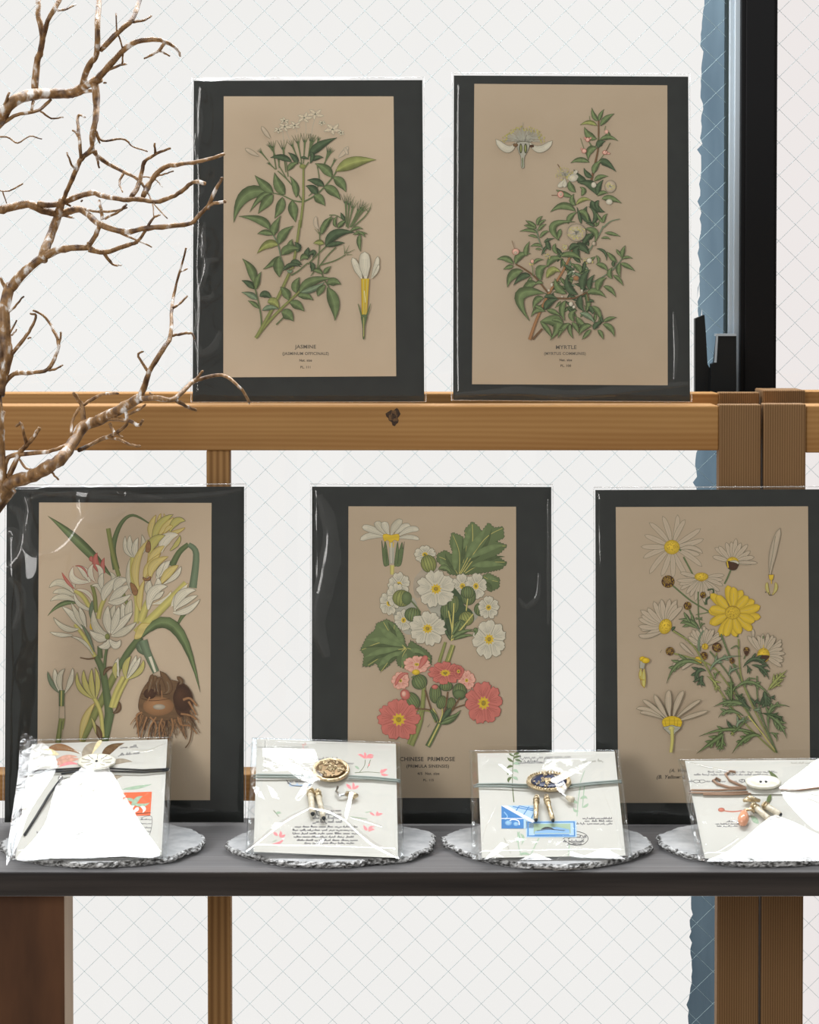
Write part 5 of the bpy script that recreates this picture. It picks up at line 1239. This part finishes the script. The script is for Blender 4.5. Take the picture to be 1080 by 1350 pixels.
# packet 3: navy and gold brooch, blue stamps
def ex3(pl, V_, root):
    medallion(V_, root, 535, 219, 104, 42, .0058, M['gold'], M['navy'], 9, beads=44)
    tube_bead(V_, root, 478, 285, 476, 385, .0075, .0021, M['gold']); tube_bead(V_, root, 524, 285, 554, 387, .0075, .0021, M['gold'])
    mb = MB(); mb.tube([V_(590, 262, .0068), V_(625, 285, .007)], .0010, 8); mb.build('hook', M['silver'], root)
    mb = MB(); mb.tube([V_(616, 282, .0072), V_(638, 292, .0072), V_(652, 296, .007)], [.0016, .0028, .0020], 12); mb.build('clasp', M['ivory'], root)
    ring(V_, root, 480, 278, .0016, .0076, M['gold']); ring(V_, root, 524, 276, .0016, .0076, M['gold'])
packet('clear bag packet with oval navy and gold brooch and blue stamps, third from left',
    [(619, 990), (817.5, 989), (833.5, 1130), (622, 1133)], [(629.5, 993), (810.5, 990.5), (825, 1128), (635.4, 1131)], (570, 970, 3.4839), 1034,
    [[(190, 228, .003), (212, 222, .0052), (320, 220, .0056), (440, 226, .006)], [(190, 236, .003), (212, 232, .0052), (320, 232, .0056), (440, 236, .006)],
     [(630, 226, .006), (740, 214, .0056), (848, 206, .0054), (866, 206, .003)], [(630, 235, .006), (740, 222, .0056), (850, 214, .0054), (868, 214, .003)]], M['cordgrey'],
    'i g 4 3 378 80 370 140 368 235; h g 372 120 355 110 345 100 12; h g 372 105 390 95 408 95 12; h g 374 95 360 85 352 82 10; h g 370 140 355 140 342 150 12; h L 372 130 390 125 402 135 14; h g 368 165 352 170 345 180 12; h L 370 160 385 160 395 172 14; h g 366 190 350 200 352 215 14; h L 368 190 385 195 392 205 14; h g 374 85 390 82 400 80 12; h b 380 110 396 112 410 120 12; y K 400 105 640 6 18 2.2 -.02; y K 420 120 560 3 18 2.2 -.02; y K 395 128 520 3 14 2 -.02; y S 690 122 795 3 14 2.5 -.05; i L 3 3 700 160 680 215',
    'i g 4 5 369 240 375 305; i L 5 4 680 235 670 300 665 370; h L 680 290 700 280 712 290 14; h L 672 310 650 300 645 290 14; h L 690 330 710 320 715 310 12; h L 672 345 655 345 648 330 12; i L 5 4 700 215 690 330; h L 390 440 400 470 385 490 14; h L 405 450 420 470 410 500 12; i L 5 4 400 440 395 500 410 550; i L 5 4 490 470 470 510 450 552; i L 5 4 630 500 625 552; h L 400 545 430 540 450 550 12; y K 690 382 830 5 9 2.2; y K 700 394 830 4 9 2.2; y K 650 406 830 6 9 2.2; i S 2 2 330 470 360 540; i K 2.4 2.4 600 475 650 440 700 450 716 475 690 500 640 500 605 480; i K 2 2 625 475 655 455 690 460 695 478 670 492 640 490 625 478; y K 610 468 710 4 12 2.4; y K 600 488 700 4 12 2.4; y K 620 500 690 3 10 2.2',
    [([(317, 320), (480, 320), (500, 425), (318, 427)], M['stampC'], 'F B 318 322 420 380 420 426 318 426; F X 318 321 345 321 475 392 460 400; i X 4 4 345 400 365 385 395 390 400 410; i C 5 5 330 350 345 370 335 385; e C 350 400 16 12; e C 385 405 12 10; i B 4 4 370 325 470 345; i B 4 4 400 322 480 340; i B 4 4 385 345 400 322; i B 4 4 420 362 445 325; i B 4 4 455 380 475 335; i X 3 3 318 380 420 380'),
     ([(430, 392), (662, 390), (664, 466), (432, 467)], M['stampC'], 'i B 5 5 436 398 655 396; i B 5 5 436 460 656 460; i B 6 6 440 398 440 460; i B 6 6 652 398 654 460; F L 465 405 635 403 636 448 466 450; F C 470 440 520 425 570 418 630 430 632 446 470 448; i K 3 3 480 436 540 430 610 436; h K 500 430 530 422 560 430 10; i B 4 4 470 455 630 454')],
    ex3,
    [([(545, 188), (640, 145), (728, 112), (712, 132), (640, 172), (575, 205)], radians(4.4), 0, .0115), ([(556, 195), (600, 192), (622, 230), (600, 258), (575, 240)], radians(4.6), 0, .0118), ([(300, 120), (318, 122), (372, 160), (360, 168)], radians(4.4), 0, .008),
     ([(236, 556), (318, 480), (350, 490), (300, 530), (330, 545)], radians(3.8), 0, .006), ([(400, 558), (470, 528), (560, 557)], radians(4.2), 0, .0055), ([(570, 557), (640, 520), (700, 540), (790, 505), (890, 553)], radians(4.2), 0, .0055), ([(205, 130), (240, 85), (262, 100), (225, 130)], radians(4.2), 0, .005)],
    [([(210, 80), (400, 78), (560, 80)], 4), ([(300, 300), (240, 440), (225, 550)], 4), ([(780, 240), (840, 400), (885, 548)], 4)], 23)
# packet 4: round button, crystal bead, brown cord
def ex4(pl, V_, root):
    flower_button(V_, root, 718, 262, 116, 42, .0060, False, 0)
    tube_bead(V_, root, 650, 400, 760, 492, .0075, .0026, M['ivory']); tube_bead(V_, root, 720, 395, 830, 462, .0072, .0026, M['ivory'])
    mb = MB(); c = V_(590, 490, .0072); d = V_(600, 425, .0072) - c
    mb.tube([c - d * .55, c - d * .4, c, c + d * .5, c + d * .9], [.0012, .0035, .0046, .0034, .0010], 16); mb.build('crystal_bead', M['amber'], root)
    mb = MB(); mb.tube([V_(590, 372, .007), V_(630, 358, .0074), V_(700, 372, .0072)], [.0012, .0030, .0012], 12); mb.tube([V_(600, 432, .0075), V_(640, 425, .0078), V_(660, 445, .0075)], [.001, .0016, .001], 8); mb.build('clasp', M['gold'], root)
    mb = MB(); mb.tube([V_(600, 285, .0058), V_(500, 240, .0056), V_(475, 200, .0056), (V_(505, 180, .0056)), V_(540, 186, .0056)], .0011, 8)
    mb.tube([V_(610, 290, .0058), V_(500, 285, .0056), V_(420, 262, .0056), V_(395, 240, .0056), V_(415, 225, .0056), V_(440, 240, .0056)], .0011, 8)
    mb.tube([V_(640, 325, .0054), V_(520, 330, .0052), V_(330, 330, .0052)], .0008, 8); mb.build('cord_curl', M['cordpink'], root)
packet('clear bag packet with cream round button and pink crystal bead, at the right edge',
    [(894, 1001.8), (1092, 1000), (1142, 1132), (920, 1134.5)], [(903, 1003), (1086, 1001.5), (1132, 1129), (929.3, 1131.8)], (860, 980, 4.909), 1047,
    [[(240, 308, .003), (258, 302, .0052), (420, 302, .0056), (610, 294, .006)], [(240, 325, .003), (260, 320, .0052), (420, 322, .0056), (620, 314, .006)], [(830, 296, .006), (960, 300, .0056), (1130, 280, .0054), (1150, 280, .003)]], M['cordpink'],
    'y K 360 188 820 9 12 2.6; y K 270 206 760 9 13 3; i K 3 3 262 246 285 236 310 246 285 256 262 246; i K 3 3 300 240 330 236 345 248 320 256 305 250; y K 235 250 262 1 16 3; y K 350 250 480 4 18 3.2; y K 500 250 625 4 18 3.2; i K 3 3 560 240 585 232 600 246 575 256; h g 815 225 780 205 755 174 26; y S 900 130 1080 4 10 2; i S 2 2 250 120 330 150 440 170; h g 770 330 755 360 745 390 30',
    'y K 480 508 560 3 10 2.6; y K 410 524 570 5 10 2.6; y K 420 538 560 4 10 2.4; i M 9 7 590 435 520 442 460 436; e M 448 430 22 14; h L 760 360 745 380 740 400 24; h L 640 470 670 500 690 520 40; h L 800 740 840 720 890 735 26; h L 900 720 930 715 950 735 24; h L 1000 600 1050 620 1100 650 24; h L 960 590 990 600 1010 615 14',
    [], ex4,
    [([(822, 268), (940, 190), (1060, 105), (1140, 95), (1180, 200), (1185, 262), (1060, 268), (900, 284)], radians(4.5), 0, .0095), ([(772, 474), (850, 486), (960, 530), (1110, 600), (1220, 650), (1270, 700), (1270, 740), (900, 744), (520, 746), (350, 742), (480, 690), (620, 590)], radians(4.3), 0, .0062),
     ([(835, 322), (950, 330), (1080, 312), (1190, 312), (1215, 420), (1240, 560), (1150, 555), (1060, 545), (930, 440)], radians(4.5), 0, .0085)],
    [([(230, 120), (420, 160), (560, 200)], 4), ([(420, 700), (500, 650), (560, 610)], 5), ([(850, 340), (950, 450), (1100, 570)], 8)], 24)

# ------------------------------------------------------------------ the bare branch
def branch():
    YBR = 1.675
    base = W(-70, 1140, YBR); base.z = ZS
    root_l = Vector((base.x, YBR, ZS))
    random.seed(3); mb = MB()
    txt = '''
@ 0 0 3.176 0
54 34 0 500 50 430 140 395 230 392 300 390 370 350 420 330
32 9 410 330 470 260 550 185 640 165 700 178 740 205 755 235
15 8 690 178 665 212 635 230 605 245
10 7 660 212 685 220 710 235
28 22 345 352 375 270 405 225 408 100 415 0 418 -60
24 20 420 210 500 130 550 85 585 0 600 -60
14 8 552 92 600 85 633 68
7 8 487 55 487 120 500 160 515 215 512 265
10 14 530 265 470 285 430 312
30 20 145 370 155 260 170 215 178 150 160 60 160 0 158 -60
22 18 176 180 200 90 250 0 275 -60
12 8 240 45 280 38 315 20
34 18 396 340 404 420 400 500 385 570 390 625
8 14 418 600 400 560 390 600 360 650
22 14 300 400 350 385 405 378
22 10 385 625 430 670 520 720 570 745 610 790
12 6 400 545 430 590 510 580 560 615 615 633
14 8 400 630 408 665 415 700
24 18 390 625 340 665 320 710 285 790 262 840
16 9 340 660 332 570 325 500 335 480 356 490
9 12 305 545 318 555 328 570
12 7 318 712 300 690 280 640
13 6 515 730 500 765 513 805
22 10 550 825 580 775 600 690 620 665 660 640 712 622
11 8 650 642 647 600
26 13 600 820 640 745 690 700 740 690 810 680 880 665 940 645
9 6 650 740 690 728 725 718
5 4 650 750 665 765 680 783
6 6 590 740 640 742 665 735
26 16 160 855 240 855 310 830 385 808 430 820 520 835 590 835 650 845 720 825 770 795 810 762 860 768
38 14 0 880 60 865 120 855 180 880 250 895 330 875 370 900 420 940 520 970 620 955 730 945 800 935 840 895 880 858 945 843
20 12 868 874 900 800 930 748
14 5 490 970 560 1000 635 1035
9 5 -30 578 30 573 75 600 125 570 173 582
7 5 95 768 50 795 5 800 -20 780
6 5 10 800 28 850
20 12 -20 545 60 485 160 462 210 420
10 6 170 465 215 495 265 490
12 12 132 468 138 425
12 9 355 875 400 885 470 885 530 870
11 10 440 915 500 885 530 855
12 18 415 840 425 890 430 920
22 20 425 930 400 985 365 1045
20 9 370 1040 440 1055 520 1030 575 1010 610 965 640 915 670 900
7 4 640 855 645 910
8 5 620 810 650 860 700 915
32 44 262 835 245 890 220 970 190 1040 178 1090
14 9 250 838 295 862
14 9 255 900 308 912
10 8 435 345 442 347
16 10 20 440 38 390
14 8 0 530 28 500
8 7 340 845 345 838
10 8 438 1058 470 1105
@ 0 320 3.176 1
58 44 -10 640 5 560 30 470 22 400 20 270 40 190 45 180
46 36 -30 560 0 490 12 400 14 320 20 240
44 26 40 195 110 115 200 48 270 25 370 20
28 26 370 25 378 0
18 11 370 30 440 42 520 18 575 0
12 8 432 42 470 90 505 93
16 14 22 190 0 145
12 8 20 300 60 270 98 225
9 7 40 380 70 325
8 6 48 388 70 365
18 9 35 485 90 415 130 360 150 305 128 298
8 6 115 400 130 397
22 9 15 595 60 550 130 545 200 530 235 470 245 420 215 350 180 305 140 283
10 9 245 430 252 400 255 375
12 7 202 534 235 528 262 512
12 8 25 580 50 558 75 535
26 44 -14 600 0 720 5 850 10 980 -5 1060
62 42 -20 1080 40 1005 120 985 200 940 250 910 310 830 350 770 420 740 500 700 585 650
30 8 583 655 610 590 625 540 680 450 715 390 720 270 740 170 780 25
14 8 625 545 580 475 598 455
13 7 722 275 755 252 785 222
13 10 718 390 760 382 800 378 812 400
8 6 755 122 783 110
26 11 590 652 660 650 725 655 800 590 840 570 930 555 1000 600 1045 670
13 11 815 580 848 538
18 13 735 660 780 685 820 702
24 12 350 780 345 690 315 640 310 630
16 10 340 685 380 660 430 635 493 630
14 24 350 790 270 850 200 875 100 885 40 895 22 930 15 1000
12 12 300 810 300 760 315 720 335 690
18 11 460 738 540 745 580 765 597 745
15 9 460 755 475 790 510 812
13 18 525 705 530 760 480 800 420 825 330 870
12 11 440 815 500 825 545 845 585 853
12 9 530 722 580 700 608 678
24 15 35 980 80 885 110 850 140 815 165 775
15 10 110 845 90 760 70 768
11 10 80 905 110 945 160 950
11 8 215 960 243 990
10 8 612 655 640 640 628 630
'''
    ox = oy = 0; k = 1; grp = 0
    for line in txt.strip().splitlines():
        t = line.split()
        if t[0] == '@': ox, oy, k, grp = float(t[1]), float(t[2]), float(t[3]), int(t[4]); continue
        v = [float(q) for q in t]; w0, w1 = v[0], v[1]; pts = list(zip(v[2::2], v[3::2]))
        S = smooth(pts, 4); m = len(S); P = []; R = []
        for i, (x, y) in enumerate(S):
            X, Y_ = ox + x / k, oy + y / k
            dep = YBR - .022 * noise.noise(Vector((X * .012, Y_ * .012, 2))) * 2 + .004 * sin(X * .07 + Y_ * .05) - .0001 * X
            q = W(X, Y_, dep)
            q += Vector((random.uniform(-1, 1), random.uniform(-1, 1), random.uniform(-1, 1))) * .00028
            P.append(q); r = (w0 + (w1 - w0) * i / (m - 1)) / 2 / k / FPX * dep * .98
            R.append(r * (1 + random.uniform(-.09, .09)))
        mb.tube(P, R, 10, jag=.09)
        if w1 <= 12:                     # broken-off knobbly tips
            e = P[-1]; mb.lathe([(R[-1] * .5, -R[-1]), (R[-1] * 1.15, -R[-1] * .3), (R[-1] * 1.1, R[-1] * .4), (R[-1] * .4, R[-1] * .9)], 7, tuple(e))
    # trunk going down to the plank outside the left edge
    top = W(-6, 650, YBR); b0 = Vector((W(-75, 900, YBR).x, YBR, W(0, 900, YBR).z)); b1 = Vector((W(-120, 1120, YBR).x, YBR + .01, ZS + .001))
    C_ = [W(10, 640, YBR - .003), W(-25, 680, YBR), W(-50, 780, YBR), b0, (b0 + b1) / 2 + Vector((.004, 0, 0)), b1]
    mb.tube(C_, [.009, .0115, .013, .014, .016, .019], 14, jag=.05)
    C_ = [W(-4, 540, YBR), W(-20, 600, YBR), W(-30, 700, YBR)]
    mb.tube(C_, [.007, .008, .010], 12, jag=.05)
    o = mb.build('bare_branch', M['bark'])
    tag(o, 'bare brown driftwood branch with pale bark and painted-in highlights, reaching in from the left edge', 'branch')
branch()
